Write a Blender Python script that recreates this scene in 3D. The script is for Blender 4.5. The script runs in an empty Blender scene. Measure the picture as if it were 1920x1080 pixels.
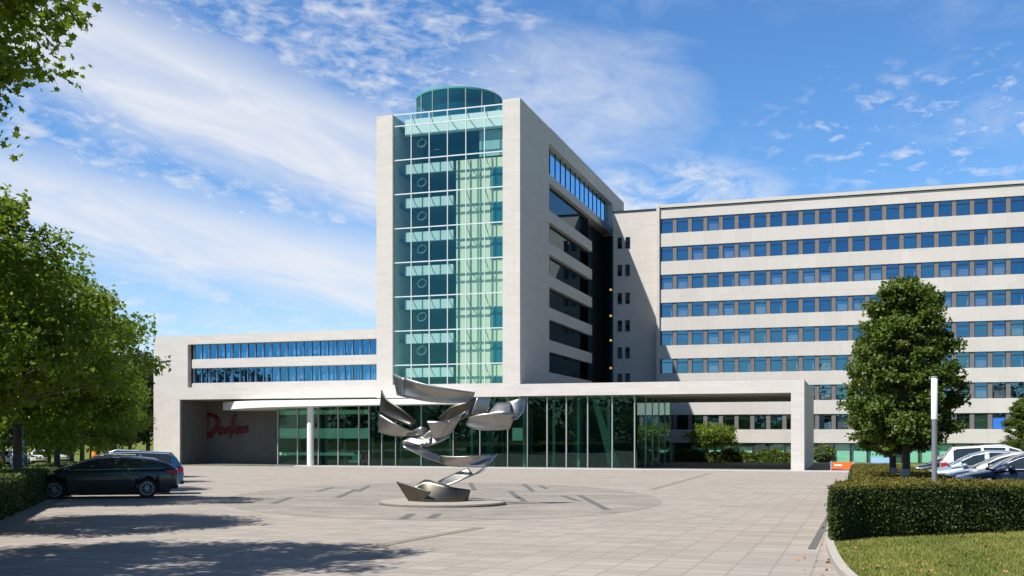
import bpy, bmesh, math, random
import numpy as np
from mathutils import Vector, Matrix

random.seed(7)
C = bpy.context.scene.collection
R = math.radians
ZUP = Vector((0, 0, 1))

# ------------------------------------------------------------------ survey of the place (metres)
YAW = R(18.07); SA, CA = math.sin(YAW), math.cos(YAW)
FPX, EYE, HORIZ = 1961.0, 1.65, 817.0
SLOPE, YBASE = 0.015, 92.0

def gz(y):                                   # ground height: the plaza falls gently to the building
    return -SLOPE * max(-20.0, min(YBASE, y))
def ray(px, py):
    k = (px - 960) / FPX; m = (HORIZ - py) / FPX
    return Vector((k * CA - SA, CA + k * SA, m))
def at(px, py, d):
    return Vector((0, 0, EYE)) + ray(px, py) * d
def ground(px, py):
    r = ray(px, py)
    d = EYE / (-r.z - SLOPE * r.y)
    p = Vector((0, 0, EYE)) + r * d
    return Vector((p.x, p.y, gz(p.y)))
def xat(px, y):                              # X of a pixel column on a plane Y = const
    r = ray(px, 0); return r.x / r.y * y
def yat(px, x):
    r = ray(px, 0); return r.y / r.x * x
def zat(px, py, y):
    r = ray(px, py); return EYE + r.z * (y / r.y)

# ------------------------------------------------------------------ node helpers
def new_mat(name):
    m = bpy.data.materials.new(name); m.use_nodes = True
    nt = m.node_tree; nt.nodes.clear()
    out = nt.nodes.new('ShaderNodeOutputMaterial')
    return m, nt, out
def N(nt, typ, **kw):
    n = nt.nodes.new(typ)
    for k, v in kw.items():
        if k in n.inputs.keys() if isinstance(k, str) else False:
            pass
        setattr(n, k, v)
    return n
def put(nt, sock, v):
    if v is None: return
    if isinstance(v, bpy.types.NodeSocket): nt.links.new(v, sock)
    else:
        if isinstance(v, (tuple, list)) and sock.type == 'RGBA' and len(v) == 3: v = (*v, 1)
        sock.default_value = v
def MA(nt, op, a, b=None, c=None, clamp=False):
    n = nt.nodes.new('ShaderNodeMath'); n.operation = op; n.use_clamp = clamp
    for i, v in enumerate((a, b, c)):
        if v is not None: put(nt, n.inputs[i], v)
    return n.outputs[0]
def MIX(nt, fac, a, b, blend='MIX'):
    n = nt.nodes.new('ShaderNodeMix'); n.data_type = 'RGBA'; n.blend_type = blend
    put(nt, n.inputs[0], fac); put(nt, n.inputs[6], a); put(nt, n.inputs[7], b)
    return n.outputs[2]
def NOISE(nt, vec, scale, detail=4, rough=.55, dist=0.0):
    n = nt.nodes.new('ShaderNodeTexNoise')
    if vec is not None: nt.links.new(vec, n.inputs['Vector'])
    n.inputs['Scale'].default_value = scale; n.inputs['Detail'].default_value = detail
    n.inputs['Roughness'].default_value = rough; n.inputs['Distortion'].default_value = dist
    return n.outputs[0]
def RANGE(nt, v, a, b, c=0.0, d=1.0):
    n = nt.nodes.new('ShaderNodeMapRange'); n.clamp = True
    put(nt, n.inputs[0], v); 
    for i, x in enumerate((a, b, c, d)): n.inputs[i + 1].default_value = x
    return n.outputs[0]
def POS(nt): return nt.nodes.new('ShaderNodeNewGeometry').outputs['Position']
def OBJ(nt): return nt.nodes.new('ShaderNodeTexCoord').outputs['Object']
def SEP(nt, v):
    n = nt.nodes.new('ShaderNodeSeparateXYZ'); nt.links.new(v, n.inputs[0]); return n.outputs
def COMB(nt, x, y, z):
    n = nt.nodes.new('ShaderNodeCombineXYZ')
    for i, v in enumerate((x, y, z)): put(nt, n.inputs[i], v)
    return n.outputs[0]
def BSDF(nt, out, color, rough=.6, metal=0.0, spec=.5, normal=None, coat=0.0):
    b = nt.nodes.new('ShaderNodeBsdfPrincipled')
    put(nt, b.inputs['Base Color'], color); put(nt, b.inputs['Roughness'], rough)
    b.inputs['Metallic'].default_value = metal; b.inputs['Specular IOR Level'].default_value = spec
    b.inputs['Coat Weight'].default_value = coat; b.inputs['Coat Roughness'].default_value = .03
    if normal is not None: nt.links.new(normal, b.inputs['Normal'])
    nt.links.new(b.outputs[0], out.inputs[0]); return b
def BUMP(nt, h, strength=.3, dist=.02):
    n = nt.nodes.new('ShaderNodeBump'); n.inputs['Strength'].default_value = strength
    n.inputs['Distance'].default_value = dist; nt.links.new(h, n.inputs['Height']); return n.outputs[0]

def plain(name, col, rough=.6, metal=0.0, spec=.5, var=.12, scale=3.0, coat=0.0):
    m, nt, out = new_mat(name)
    f = NOISE(nt, OBJ(nt), scale)
    dark = tuple(c * (1 - var) for c in col); lite = tuple(min(1, c * (1 + var)) for c in col)
    BSDF(nt, out, MIX(nt, f, dark, lite), rough, metal, spec, coat=coat); return m

def stone(name, base, pw=1.8, ph=.62, joint=.82, var=.06, stain=.12):
    m, nt, out = new_mat(name)
    p = POS(nt); x, y, z = SEP(nt, p)
    vec = COMB(nt, MA(nt, 'ADD', x, y), z, 0.0)
    br = nt.nodes.new('ShaderNodeTexBrick'); br.offset = 0.5
    nt.links.new(vec, br.inputs['Vector'])
    put(nt, br.inputs['Color1'], tuple(c * (1 - var) for c in base))
    put(nt, br.inputs['Color2'], tuple(min(.95, c * (1 + var)) for c in base))
    put(nt, br.inputs['Mortar'], tuple(c * joint for c in base))
    br.inputs['Scale'].default_value = 1.0; br.inputs['Mortar Size'].default_value = .012
    br.inputs['Mortar Smooth'].default_value = .3
    br.inputs['Brick Width'].default_value = pw; br.inputs['Row Height'].default_value = ph
    big = NOISE(nt, p, .35, 5, .6)
    streak = NOISE(nt, COMB(nt, MA(nt, 'MULTIPLY', MA(nt, 'ADD', x, y), 2.2), MA(nt, 'MULTIPLY', z, .25), 0.0), 1.0, 4)
    grain = NOISE(nt, COMB(nt, MA(nt, 'ADD', x, y), MA(nt, 'MULTIPLY', z, 9.0), 0.0), 1.1, 5, .65)
    s = MA(nt, 'MULTIPLY', RANGE(nt, MA(nt, 'MULTIPLY', big, streak), .12, .42), 1.0)
    c = MIX(nt, MA(nt, 'MULTIPLY', MA(nt, 'SUBTRACT', 1.0, s), stain), br.outputs[0], (.36, .33, .29))
    c = MIX(nt, .22, c, MIX(nt, grain, tuple(v * .72 for v in base), tuple(min(.95, v * 1.2) for v in base)))
    BSDF(nt, out, c, .75, 0, .25); return m

def glass(name, through, gloss, base=.12, rough=.0):
    """tinted pane: what lies behind shows through, the sky is mirrored, more so at a glancing angle"""
    m, nt, out = new_mat(name)
    ge = nt.nodes.new('ShaderNodeNewGeometry')
    dp = nt.nodes.new('ShaderNodeVectorMath'); dp.operation = 'DOT_PRODUCT'
    nt.links.new(ge.outputs['Normal'], dp.inputs[0]); nt.links.new(ge.outputs['Incoming'], dp.inputs[1])
    cs = MA(nt, 'SUBTRACT', 1.0, MA(nt, 'ABSOLUTE', dp.outputs['Value']), clamp=True)
    frs = MA(nt, 'ADD', .04, MA(nt, 'MULTIPLY', .96, MA(nt, 'POWER', cs, 5.0)))      # the same from either side of a thin pane
    wob = NOISE(nt, POS(nt), .6, 2)
    bp = BUMP(nt, wob, .05, .05)
    tr = nt.nodes.new('ShaderNodeBsdfTransparent'); put(nt, tr.inputs[0], through)
    gl = nt.nodes.new('ShaderNodeBsdfGlossy'); put(nt, gl.inputs[0], gloss); gl.inputs[1].default_value = rough
    nt.links.new(bp, gl.inputs['Normal'])
    f = MA(nt, 'ADD', frs, base, clamp=True)
    mx = nt.nodes.new('ShaderNodeMixShader'); nt.links.new(f, mx.inputs[0])
    nt.links.new(tr.outputs[0], mx.inputs[1]); nt.links.new(gl.outputs[0], mx.inputs[2])
    nt.links.new(mx.outputs[0], out.inputs[0]); return m

def leafy(name, c1, c2, trans=.3, rough=.5):
    m, nt, out = new_mat(name)
    g = nt.nodes.new('ShaderNodeNewGeometry')
    big = NOISE(nt, g.outputs['Position'], .8, 3)
    f = MA(nt, 'ADD', MA(nt, 'MULTIPLY', g.outputs['Random Per Island'], .65), MA(nt, 'MULTIPLY', big, .35))
    col = MIX(nt, f, c1, c2)
    b = nt.nodes.new('ShaderNodeBsdfPrincipled'); nt.links.new(col, b.inputs['Base Color'])
    b.inputs['Roughness'].default_value = rough; b.inputs['Specular IOR Level'].default_value = .35
    t = nt.nodes.new('ShaderNodeBsdfTranslucent')
    nt.links.new(MIX(nt, .5, col, (c2[0] * 1.3, c2[1] * 1.3, c2[2] * .5)), t.inputs[0])
    mx = nt.nodes.new('ShaderNodeMixShader'); mx.inputs[0].default_value = trans
    nt.links.new(b.outputs[0], mx.inputs[1]); nt.links.new(t.outputs[0], mx.inputs[2])
    nt.links.new(mx.outputs[0], out.inputs[0]); return m

def emit(name, col, s):
    m, nt, out = new_mat(name)
    e = nt.nodes.new('ShaderNodeEmission'); put(nt, e.inputs[0], col); e.inputs[1].default_value = s
    nt.links.new(e.outputs[0], out.inputs[0]); return m

# ------------------------------------------------------------------ mesh helpers
class MB:
    def __init__(s): s.v = []; s.f = []; s.mi = []; s.cur = 0
    def add(s, verts, faces):
        o = len(s.v); s.v += [tuple(v) for v in verts]
        for f in faces: s.f.append([i + o for i in f]); s.mi.append(s.cur)
    def box(s, x0, x1, y0, y1, z0, z1):
        v = [(x0, y0, z0), (x1, y0, z0), (x1, y1, z0), (x0, y1, z0), (x0, y0, z1), (x1, y0, z1), (x1, y1, z1), (x0, y1, z1)]
        s.add(v, [(0, 3, 2, 1), (4, 5, 6, 7), (0, 1, 5, 4), (1, 2, 6, 5), (2, 3, 7, 6), (3, 0, 4, 7)]); return s
    def quad(s, a, b, c, d): s.add([a, b, c, d], [(0, 1, 2, 3)]); return s
    def prism(s, poly, z0, z1):
        n = len(poly)
        lo = [(p[0], p[1], z0(p) if callable(z0) else z0) for p in poly]
        hi = [(p[0], p[1], z1(p) if callable(z1) else z1) for p in poly]
        s.add(lo + hi, [tuple(range(n - 1, -1, -1)), tuple(range(n, 2 * n))] +
              [(i, (i + 1) % n, n + (i + 1) % n, n + i) for i in range(n)]); return s
    def tube(s, pts, rad, seg=8, cap=True):
        pts = [Vector(p) for p in pts]; n = len(pts)
        if not isinstance(rad, (list, tuple)): rad = [rad] * n
        rings = []
        ref = None
        for i, p in enumerate(pts):
            t = (pts[min(i + 1, n - 1)] - pts[max(i - 1, 0)]).normalized()
            if ref is None:
                ref = Vector((1, 0, 0)) if abs(t.x) < .8 else Vector((0, 1, 0))
            a = (ref - t * ref.dot(t)).normalized(); ref = a; b = t.cross(a)
            rings.append([p + (a * math.cos(q) + b * math.sin(q)) * rad[i] for q in [2 * math.pi * j / seg for j in range(seg)]])
        v = [q for r in rings for q in r]; f = []
        for i in range(n - 1):
            for j in range(seg):
                k = (j + 1) % seg
                f.append((i * seg + j, i * seg + k, (i + 1) * seg + k, (i + 1) * seg + j))
        if cap: f += [tuple(range(seg - 1, -1, -1)), tuple(range((n - 1) * seg, n * seg))]
        s.add(v, f); return s
    def lathe(s, prof, c=(0, 0, 0), seg=24, axis='z'):
        v = []; f = []
        for r, h in prof:
            for j in range(seg):
                q = 2 * math.pi * j / seg; a, b = r * math.cos(q), r * math.sin(q)
                v.append((c[0] + a, c[1] + b, c[2] + h) if axis == 'z' else (c[0] + a, c[1] + h, c[2] + b))
        n = len(prof)
        for i in range(n - 1):
            for j in range(seg):
                k = (j + 1) % seg
                f.append((i * seg + j, i * seg + k, (i + 1) * seg + k, (i + 1) * seg + j))
        f += [tuple(range(seg - 1, -1, -1)), tuple(range((n - 1) * seg, n * seg))]
        s.add(v, f); return s
    def build(s, name, mats, parent=None, smooth=False, origin=None, sharp=None, weld=False):
        if not isinstance(mats, (list, tuple)): mats = [mats]
        o = Vector(origin) if origin is not None else (wloc(parent) if parent else Vector((0, 0, 0)))
        me = bpy.data.meshes.new(name)
        me.from_pydata([tuple(Vector(v) - o) for v in s.v], [], s.f); 
        for m in mats: me.materials.append(m)
        if len(mats) > 1: me.polygons.foreach_set('material_index', s.mi)
        if weld:
            b = bmesh.new(); b.from_mesh(me); bmesh.ops.remove_doubles(b, verts=b.verts, dist=.0015); bmesh.ops.recalc_face_normals(b, faces=b.faces); b.to_mesh(me); b.free()
        if smooth:
            me.polygons.foreach_set('use_smooth', [True] * len(me.polygons))
            if sharp: me.set_sharp_from_angle(angle=R(sharp))
        me.update()
        ob = bpy.data.objects.new(name, me); C.objects.link(ob)
        if parent: ob.parent = parent
        else: ob.location = o
        return ob

def wloc(o):
    p = Vector((0, 0, 0))
    while o is not None: p += o.location; o = o.parent
    return p
def tag(o, label=None, cat=None, group=None, kind=None):
    if label: o['label'] = label
    if cat: o['category'] = cat
    if group: o['group'] = group
    if kind: o['kind'] = kind
    return o
def thing(name, label, cat, loc=(0, 0, 0), rz=0, group=None):
    o = bpy.data.objects.new(name, None); C.objects.link(o); o.empty_display_size = .3
    o.location = loc; o.rotation_euler = (0, 0, rz)
    return tag(o, label, cat, group)
def kids(o): return [c for c in bpy.data.objects if c.parent == o]
def copy_tree(o, parent=None):
    c = o.copy(); C.objects.link(c); c.parent = parent
    for ch in kids(o): copy_tree(ch, c)
    return c
def put_copy(proto, loc, rz, label, sc=1.0, group=None):
    c = copy_tree(proto); c.location = loc; c.rotation_euler = (0, 0, rz)
    c.scale = (sc, sc, sc) if not isinstance(sc, tuple) else sc
    c['label'] = label
    if group: c['group'] = group
    return c
def np_mesh(name, V, F, mat, parent=None):
    """V (n,3), F (m,k) numpy arrays"""
    me = bpy.data.meshes.new(name)
    k = F.shape[1]; m = F.shape[0]
    me.vertices.add(len(V)); me.vertices.foreach_set('co', V.astype(np.float32).ravel())
    me.loops.add(m * k); me.loops.foreach_set('vertex_index', F.astype(np.int32).ravel())
    me.polygons.add(m); me.polygons.foreach_set('loop_start', np.arange(0, m * k, k, dtype=np.int32))
    me.update(calc_edges=True); me.validate()
    me.materials.append(mat)
    ob = bpy.data.objects.new(name, me); C.objects.link(ob)
    if parent: ob.parent = parent
    return ob
def leaves(P, size, rng, up=.5, out=None, aspect=.62, lobed=False):
    """one small face per leaf at points P; returns V,F"""
    n = len(P)
    nr = rng.normal(size=(n, 3)); nr[:, 2] += up * 1.6
    if out is not None: nr += out
    nr /= np.linalg.norm(nr, axis=1)[:, None]
    t = rng.normal(size=(n, 3)); t -= nr * (t * nr).sum(1)[:, None]; t /= np.linalg.norm(t, axis=1)[:, None]
    b = np.cross(nr, t)
    L = size * rng.uniform(.65, 1.3, n)[:, None]
    if lobed:
        ang = np.array([0, .35, .75, 1.15, 1.7, 2.3, math.pi, -2.3, -1.7, -1.15, -.75, -.35])
        rad = np.array([.62, .30, .58, .30, .5, .28, .42, .28, .5, .30, .58, .30])
    else:
        ang = np.array([0, 1.1, math.pi, -1.1]); rad = np.array([.62, .62 * aspect, .5, .62 * aspect])
    k = len(ang)
    V = np.empty((n, k, 3))
    for i in range(k):
        V[:, i] = P + (t * math.cos(ang[i]) + b * math.sin(ang[i])) * L * rad[i] - nr * L * .12 * abs(math.sin(ang[i]))
    return V.reshape(-1, 3), np.arange(n * k).reshape(n, k)

# ------------------------------------------------------------------ materials
STONE = stone('limestone_cladding', (.585, .548, .508), 1.5, .31, .80, .055, .20)
STONE_W = stone('limestone_spandrel', (.585, .550, .508), 1.79, 2.0, .72, .05, .20)
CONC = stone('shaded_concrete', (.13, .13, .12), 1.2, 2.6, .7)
PILLAR = plain('bronze_pillar', (.17, .15, .145), .5, .0)
FRAME = plain('dark_frame', (.03, .035, .04), .4, .3)
ALU = plain('aluminium', (.62, .63, .64), .35, .6)
WHITE = plain('white_paint', (.82, .81, .78), .45, var=.03)
GL_OFF = glass('office_glass', (.93, .95, .96), (.17, .40, .58), .36, .01)
GL_TOW = glass('tower_glass', (.90, .968, .952), (.25, .75, .72), .03, .0)
GL_LOB = glass('lobby_glass', (.66, .85, .78), (.55, .8, .75), .0, .0)
GL_SIDE = glass('side_glass', (.06, .13, .15), (.35, .45, .5), .12, .01)
GL_DRUM = glass('drum_glass', (.60, .82, .82), (.35, .75, .74), .16, .0)
BLIND = plain('blind_fabric', (.55, .56, .57), .8, var=.05)
CURT = plain('curtain', (.62, .72, .66), .8, var=.06)
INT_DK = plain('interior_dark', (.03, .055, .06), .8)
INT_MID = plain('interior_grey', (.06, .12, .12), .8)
FASCIA = plain('slab_fascia', (.50, .60, .59), .6, var=.04)
CORE = plain('yellow_green_core', (.68, .67, .48), .7, var=.06)
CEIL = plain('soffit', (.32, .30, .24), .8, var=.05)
RED = plain('red_letter', (.15, .006, .010), .5)
STEPM = plain('granite_step', (.46, .44, .41), .6)

# ------------------------------------------------------------------ sky, sun, camera
SUN = Vector((1.0, 1.4, -2.5)).normalized()
el = math.asin(-SUN.z); rot = math.atan2(-SUN.x, -SUN.y)
def world():
    w = bpy.data.worlds.new('World'); bpy.context.scene.world = w; w.use_nodes = True
    nt = w.node_tree; nt.nodes.clear()
    out = nt.nodes.new('ShaderNodeOutputWorld'); bg = nt.nodes.new('ShaderNodeBackground')
    sky = nt.nodes.new('ShaderNodeTexSky'); sky.sky_type = 'NISHITA'; sky.sun_disc = False
    sky.sun_elevation = el; sky.sun_rotation = rot % (2 * math.pi); sky.altitude = 50
    sky.air_density = 1.0; sky.dust_density = .3; sky.ozone_density = 2.5
    g = nt.nodes.new('ShaderNodeTexCoord').outputs['Generated']
    x, y, z = SEP(nt, g)
    az = MA(nt, 'ADD', MA(nt, 'MULTIPLY', MA(nt, 'ARCTAN2', x, y), 57.2958), 18.07)
    elv = MA(nt, 'MULTIPLY', MA(nt, 'ARCSINE', z), 57.2958)
    def bump(v, c, wdt, soft):              # 1 inside |v-c|<wdt, soft edge
        d = MA(nt, 'ABSOLUTE', MA(nt, 'SUBTRACT', v, c))
        return RANGE(nt, d, wdt + soft, wdt, 0, 1)
    # coordinates along and across the streaks
    ca, sa = math.cos(R(-15)), math.sin(R(-15))
    s = MA(nt, 'ADD', MA(nt, 'MULTIPLY', az, ca), MA(nt, 'MULTIPLY', elv, sa))
    t = MA(nt, 'SUBTRACT', MA(nt, 'MULTIPLY', elv, ca), MA(nt, 'MULTIPLY', az, sa))
    fib = NOISE(nt, COMB(nt, MA(nt, 'MULTIPLY', s, .13), MA(nt, 'MULTIPLY', t, .55), 0.0), 1.0, 8, .62, .6)
    puf = NOISE(nt, COMB(nt, MA(nt, 'MULTIPLY', az, .30), MA(nt, 'MULTIPLY', elv, .62), 3.0), 1.0, 9, .66, .4)
    rip = NOISE(nt, COMB(nt, MA(nt, 'MULTIPLY', s, .55), MA(nt, 'MULTIPLY', t, 1.2), 9.0), 1.0, 6, .6, .5)
    pf2 = NOISE(nt, COMB(nt, MA(nt, 'MULTIPLY', az, .62), MA(nt, 'MULTIPLY', elv, 1.5), 7.0), 1.0, 6, .58, .3)
    wide = NOISE(nt, COMB(nt, MA(nt, 'MULTIPLY', az, .07), MA(nt, 'MULTIPLY', elv, .14), 5.0), 1.0, 4, .5)
    e1 = MA(nt, 'ADD', elv, MA(nt, 'MULTIPLY', MA(nt, 'ADD', az, 15.7), .31))
    e2 = MA(nt, 'ADD', elv, MA(nt, 'MULTIPLY', MA(nt, 'ADD', az, 15.7), .19))
    wob = MA(nt, 'MULTIPLY', MA(nt, 'SUBTRACT', fib, .5), 3.2)
    b1 = bump(MA(nt, 'ADD', e1, wob), 16.9, 1.5, 2.6)
    b2 = bump(MA(nt, 'ADD', e2, wob), 9.9, .9, 2.3)
    leftw = RANGE(nt, az, 1.0, -7.0)
    streaks = MA(nt, 'MULTIPLY', MA(nt, 'MULTIPLY', MA(nt, 'MAXIMUM', b1, b2), leftw), RANGE(nt, fib, .18, .62, .45, 1.0))
    gap = MA(nt, 'MULTIPLY', MA(nt, 'MULTIPLY', RANGE(nt, MA(nt, 'ADD', MA(nt, 'MULTIPLY', rip, .5), MA(nt, 'MULTIPLY', pf2, .5)), .44, .64), leftw), .72)
    low = MA(nt, 'MULTIPLY', MA(nt, 'MULTIPLY', RANGE(nt, elv, 11.0, 2.0), RANGE(nt, puf, .30, .65, .35, 1.0)), .75)
    def blob(a0, e0, ra, re):
        da = MA(nt, 'DIVIDE', MA(nt, 'SUBTRACT', az, a0), ra); de = MA(nt, 'DIVIDE', MA(nt, 'SUBTRACT', elv, e0), re)
        q = MA(nt, 'ADD', MA(nt, 'ADD', MA(nt, 'MULTIPLY', da, da), MA(nt, 'MULTIPLY', de, de)), MA(nt, 'MULTIPLY', MA(nt, 'SUBTRACT', fib, .5), 1.6))
        return RANGE(nt, q, 1.15, .05)
    mid = MA(nt, 'MULTIPLY', blob(-4.5, 19.0, 9.0, 5.0), RANGE(nt, MA(nt, 'ADD', MA(nt, 'MULTIPLY', puf, .55), MA(nt, 'MULTIPLY', pf2, .45)), .46, .63, 0, .95))
    hz = MA(nt, 'MULTIPLY', blob(2.5, 17.5, 8.5, 4.2), RANGE(nt, puf, .25, .62, .2, .62))
    sm = MA(nt, 'MULTIPLY', blob(7.5, 12.4, 8.0, 2.6), RANGE(nt, puf, .38, .58))
    rt = MA(nt, 'MULTIPLY', blob(23.0, 15.3, 11.0, 3.6), RANGE(nt, pf2, .53, .70, 0, .72))
    far = MA(nt, 'MULTIPLY', RANGE(nt, wide, .45, .65), RANGE(nt, puf, .45, .75, 0, .35))
    dens = streaks
    for q in (gap, low, mid, hz, sm, rt, far): dens = MA(nt, 'MAXIMUM', dens, q)
    dens = MA(nt, 'MULTIPLY', dens, RANGE(nt, elv, -1.0, 1.0))
    dens = MA(nt, 'MULTIPLY', MA(nt, 'MULTIPLY', dens, RANGE(nt, MA(nt, 'ABSOLUTE', az), 75, 40)), .9)
    hs = nt.nodes.new('ShaderNodeHueSaturation'); hs.inputs['Saturation'].default_value = 1.18; hs.inputs['Value'].default_value = SKYV
    nt.links.new(sky.outputs[0], hs.inputs['Color'])
    deep = MA(nt, 'MULTIPLY', RANGE(nt, elv, 24, 42, 1.0, .42), RANGE(nt, MA(nt, 'ABSOLUTE', az), 45, 80, 1.0, .8))  # sky dimmed overhead and far to the sides to cut fill light
    base = MIX(nt, 1.0, MIX(nt, 1.0, hs.outputs[0], SKYTINT, 'MULTIPLY'), COMB(nt, deep, deep, deep), 'MULTIPLY')
    col = MIX(nt, dens, base, CLOUDC)
    nt.links.new(col, bg.inputs[0]); bg.inputs[1].default_value = .10
    nt.links.new(bg.outputs[0], out.inputs[0])
SKYV = 1.0; SKYTINT = (.8, .97, 1.12); CLOUDC = (5.5, 5.65, 6.0)
world()
sun = bpy.data.lights.new('sun', 'SUN'); sun.energy = 5.0; sun.angle = R(.5); sun.color = (1, .965, .905)
so = bpy.data.objects.new('sun', sun); C.objects.link(so)
so.rotation_euler = SUN.to_track_quat('-Z', 'Y').to_euler(); so.location = (0, 0, 60)
cam = bpy.data.cameras.new('camera'); co = bpy.data.objects.new('camera', cam); C.objects.link(co)
cam.sensor_width = 36; cam.lens = 36 * FPX / 1920; cam.shift_y = (HORIZ - 540) / 1920
cam.clip_end = 3000; co.location = (0, 0, EYE); co.rotation_euler = (R(90), 0, YAW)
bpy.context.scene.camera = co
sc = bpy.context.scene
sc.view_settings.view_transform = 'Standard'; sc.view_settings.look = 'None'; sc.view_settings.exposure = 0.62
sc.cycles.max_bounces = 10; sc.cycles.transparent_max_bounces = 12; sc.cycles.sample_clamp_indirect = 6

# ------------------------------------------------------------------ ground and paving
def mat_ground():
    m, nt, out = new_mat('asphalt_ground')
    f = NOISE(nt, POS(nt), .5, 6)
    BSDF(nt, out, MIX(nt, f, (.09, .088, .085), (.15, .147, .14)), .9, 0, .2); return m
def mat_plaza():
    m, nt, out = new_mat('concrete_pavers')
    p = POS(nt)
    br = nt.nodes.new('ShaderNodeTexBrick'); br.offset = 0.0
    nt.links.new(p, br.inputs['Vector'])
    b = (.32, .282, .245)
    put(nt, br.inputs['Color1'], tuple(v * .86 for v in b)); put(nt, br.inputs['Color2'], tuple(v * 1.10 for v in b))
    put(nt, br.inputs['Mortar'], tuple(v * .62 for v in b))
    br.inputs['Scale'].default_value = 1; br.inputs['Brick Width'].default_value = .54; br.inputs['Row Height'].default_value = .46
    br.inputs['Mortar Size'].default_value = .016; br.inputs['Mortar Smooth'].default_value = .6
    x, y, z = SEP(nt, p)
    big = NOISE(nt, p, .22, 6, .6); fine = NOISE(nt, p, 9, 4, .7)
    row = NOISE(nt, COMB(nt, MA(nt, 'MULTIPLY', x, .12), MA(nt, 'MULTIPLY', y, 1.3), 0.0), 1.0, 3, .6)
    c = MIX(nt, RANGE(nt, big, .38, .7, 0, .35), br.outputs[0], (.21, .18, .15))
    c = MIX(nt, RANGE(nt, row, .50, .72, 0, .30), c, (.19, .165, .14))
    fy = MA(nt, 'ABSOLUTE', MA(nt, 'SUBTRACT', MA(nt, 'FRACT', MA(nt, 'DIVIDE', y, .92)), .5))
    c = MIX(nt, MA(nt, 'MULTIPLY', RANGE(nt, fy, .43, .49, 0, .55), RANGE(nt, row, .3, .6, .25, 1.0)), c, (.15, .13, .11))
    # worn tyre tracks sweeping round the forecourt
    dx = MA(nt, 'ADD', x, 12.0); dy = MA(nt, 'ADD', y, -30.0)
    rad = MA(nt, 'SQRT', MA(nt, 'ADD', MA(nt, 'MULTIPLY', dx, dx), MA(nt, 'MULTIPLY', dy, MA(nt, 'MULTIPLY', dy, .55))))
    trk = NOISE(nt, COMB(nt, MA(nt, 'ADD', rad, MA(nt, 'MULTIPLY', big, 3.0)), 0.0, 0.0), 1.1, 2, .5)
    c = MIX(nt, MA(nt, 'MULTIPLY', RANGE(nt, trk, .56, .72, 0, .30), big), c, (.13, .12, .11))
    spot = NOISE(nt, p, 2.3, 3, .5)
    c = MIX(nt, RANGE(nt, spot, .66, .74, 0, .35), c, (.13, .12, .11))
    c = MIX(nt, MA(nt, 'MULTIPLY', fine, .25), c, MIX(nt, fine, (.18, .16, .14), (.40, .36, .32)))
    BSDF(nt, out, c, .8, 0, .3, BUMP(nt, fine, .15, .004)); return m
def mat_cobble():
    m, nt, out = new_mat('granite_setts')
    p = POS(nt)
    vo = nt.nodes.new('ShaderNodeTexVoronoi'); vo.inputs['Scale'].default_value = 7; nt.links.new(p, vo.inputs['Vector'])
    big = NOISE(nt, p, .45, 5, .65); x, y, z = SEP(nt, p)
    arc = NOISE(nt, COMB(nt, MA(nt, 'MULTIPLY', x, .5), MA(nt, 'MULTIPLY', y, 1.0), 2.0), 1.0, 5, .7)
    c = MIX(nt, vo.outputs['Color'], (.20, .18, .154), (.285, .256, .22))
    c = MIX(nt, RANGE(nt, arc, .42, .66, 0, .75), c, (.145, .136, .122))
    c = MIX(nt, RANGE(nt, big, .48, .66, 0, .7), c, (.31, .275, .235))
    BSDF(nt, out, c, .8, 0, .3); return m
def mat_grass():
    m, nt, out = new_mat('lawn_soil')
    p = POS(nt); f = NOISE(nt, p, 1.3, 6, .65); g = NOISE(nt, p, 14, 4)
    c = MIX(nt, RANGE(nt, f, .35, .68), (.085, .12, .018), (.20, .19, .045))
    c = MIX(nt, MA(nt, 'MULTIPLY', g, .5), c, (.05, .075, .012))
    BSDF(nt, out, c, .95, 0, .1); return m
GRASS = mat_grass(); PLAZA = mat_plaza(); COB = mat_cobble()
GRANITE_DK = plain('dark_granite_setts', (.105, .10, .094), .8, var=.5, scale=7)
ASPH = mat_ground()
def sheet(name, poly, mat, lift):
    m = MB(); m.add([(p[0], p[1], gz(p[1]) + lift) for p in poly], [tuple(range(len(poly)))])
    o = m.build(name, mat); return tag(o, kind='structure')
g = MB()
ys = [-900, -20, YBASE, 1800]; xs = [-1500, 1500]
for i in range(3):
    g.quad((xs[0], ys[i], gz(ys[i])), (xs[1], ys[i], gz(ys[i])), (xs[1], ys[i + 1], gz(ys[i + 1])), (xs[0], ys[i + 1], gz(ys[i + 1])))
tag(g.build('ground', GRASS), kind='structure')
HD = Vector((-.600, .800, 0)).normalized()            # run of the left hedge and its row of trees
HP = Vector((-17.5, 17.65, 0))
def hl(s, off=0.0): return HP + HD * s + Vector((-HD.y, HD.x, 0)) * off
A_, B_ = hl(-24), hl(46)
sheet('plaza', [(A_.x, A_.y), (2.0, A_.y), (2.0, 8), (-.05, 14.9), (-.30, 19), (-.30, 60), (4.0, 60.0), (4.0, 90.6), (-75, 90.6), (B_.x - 6, 70), (B_.x, B_.y)], PLAZA, .004)
sheet('car_park', [(2.3, 27.0), (60, 27.0), (60, 90), (2.3, 90)], ASPH, .006)
sheet('road', [hl(-30, 20), hl(60, 20), hl(60, 34), hl(-30, 34)], plain('pale_asphalt', (.30, .30, .30), .9), .006)
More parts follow.
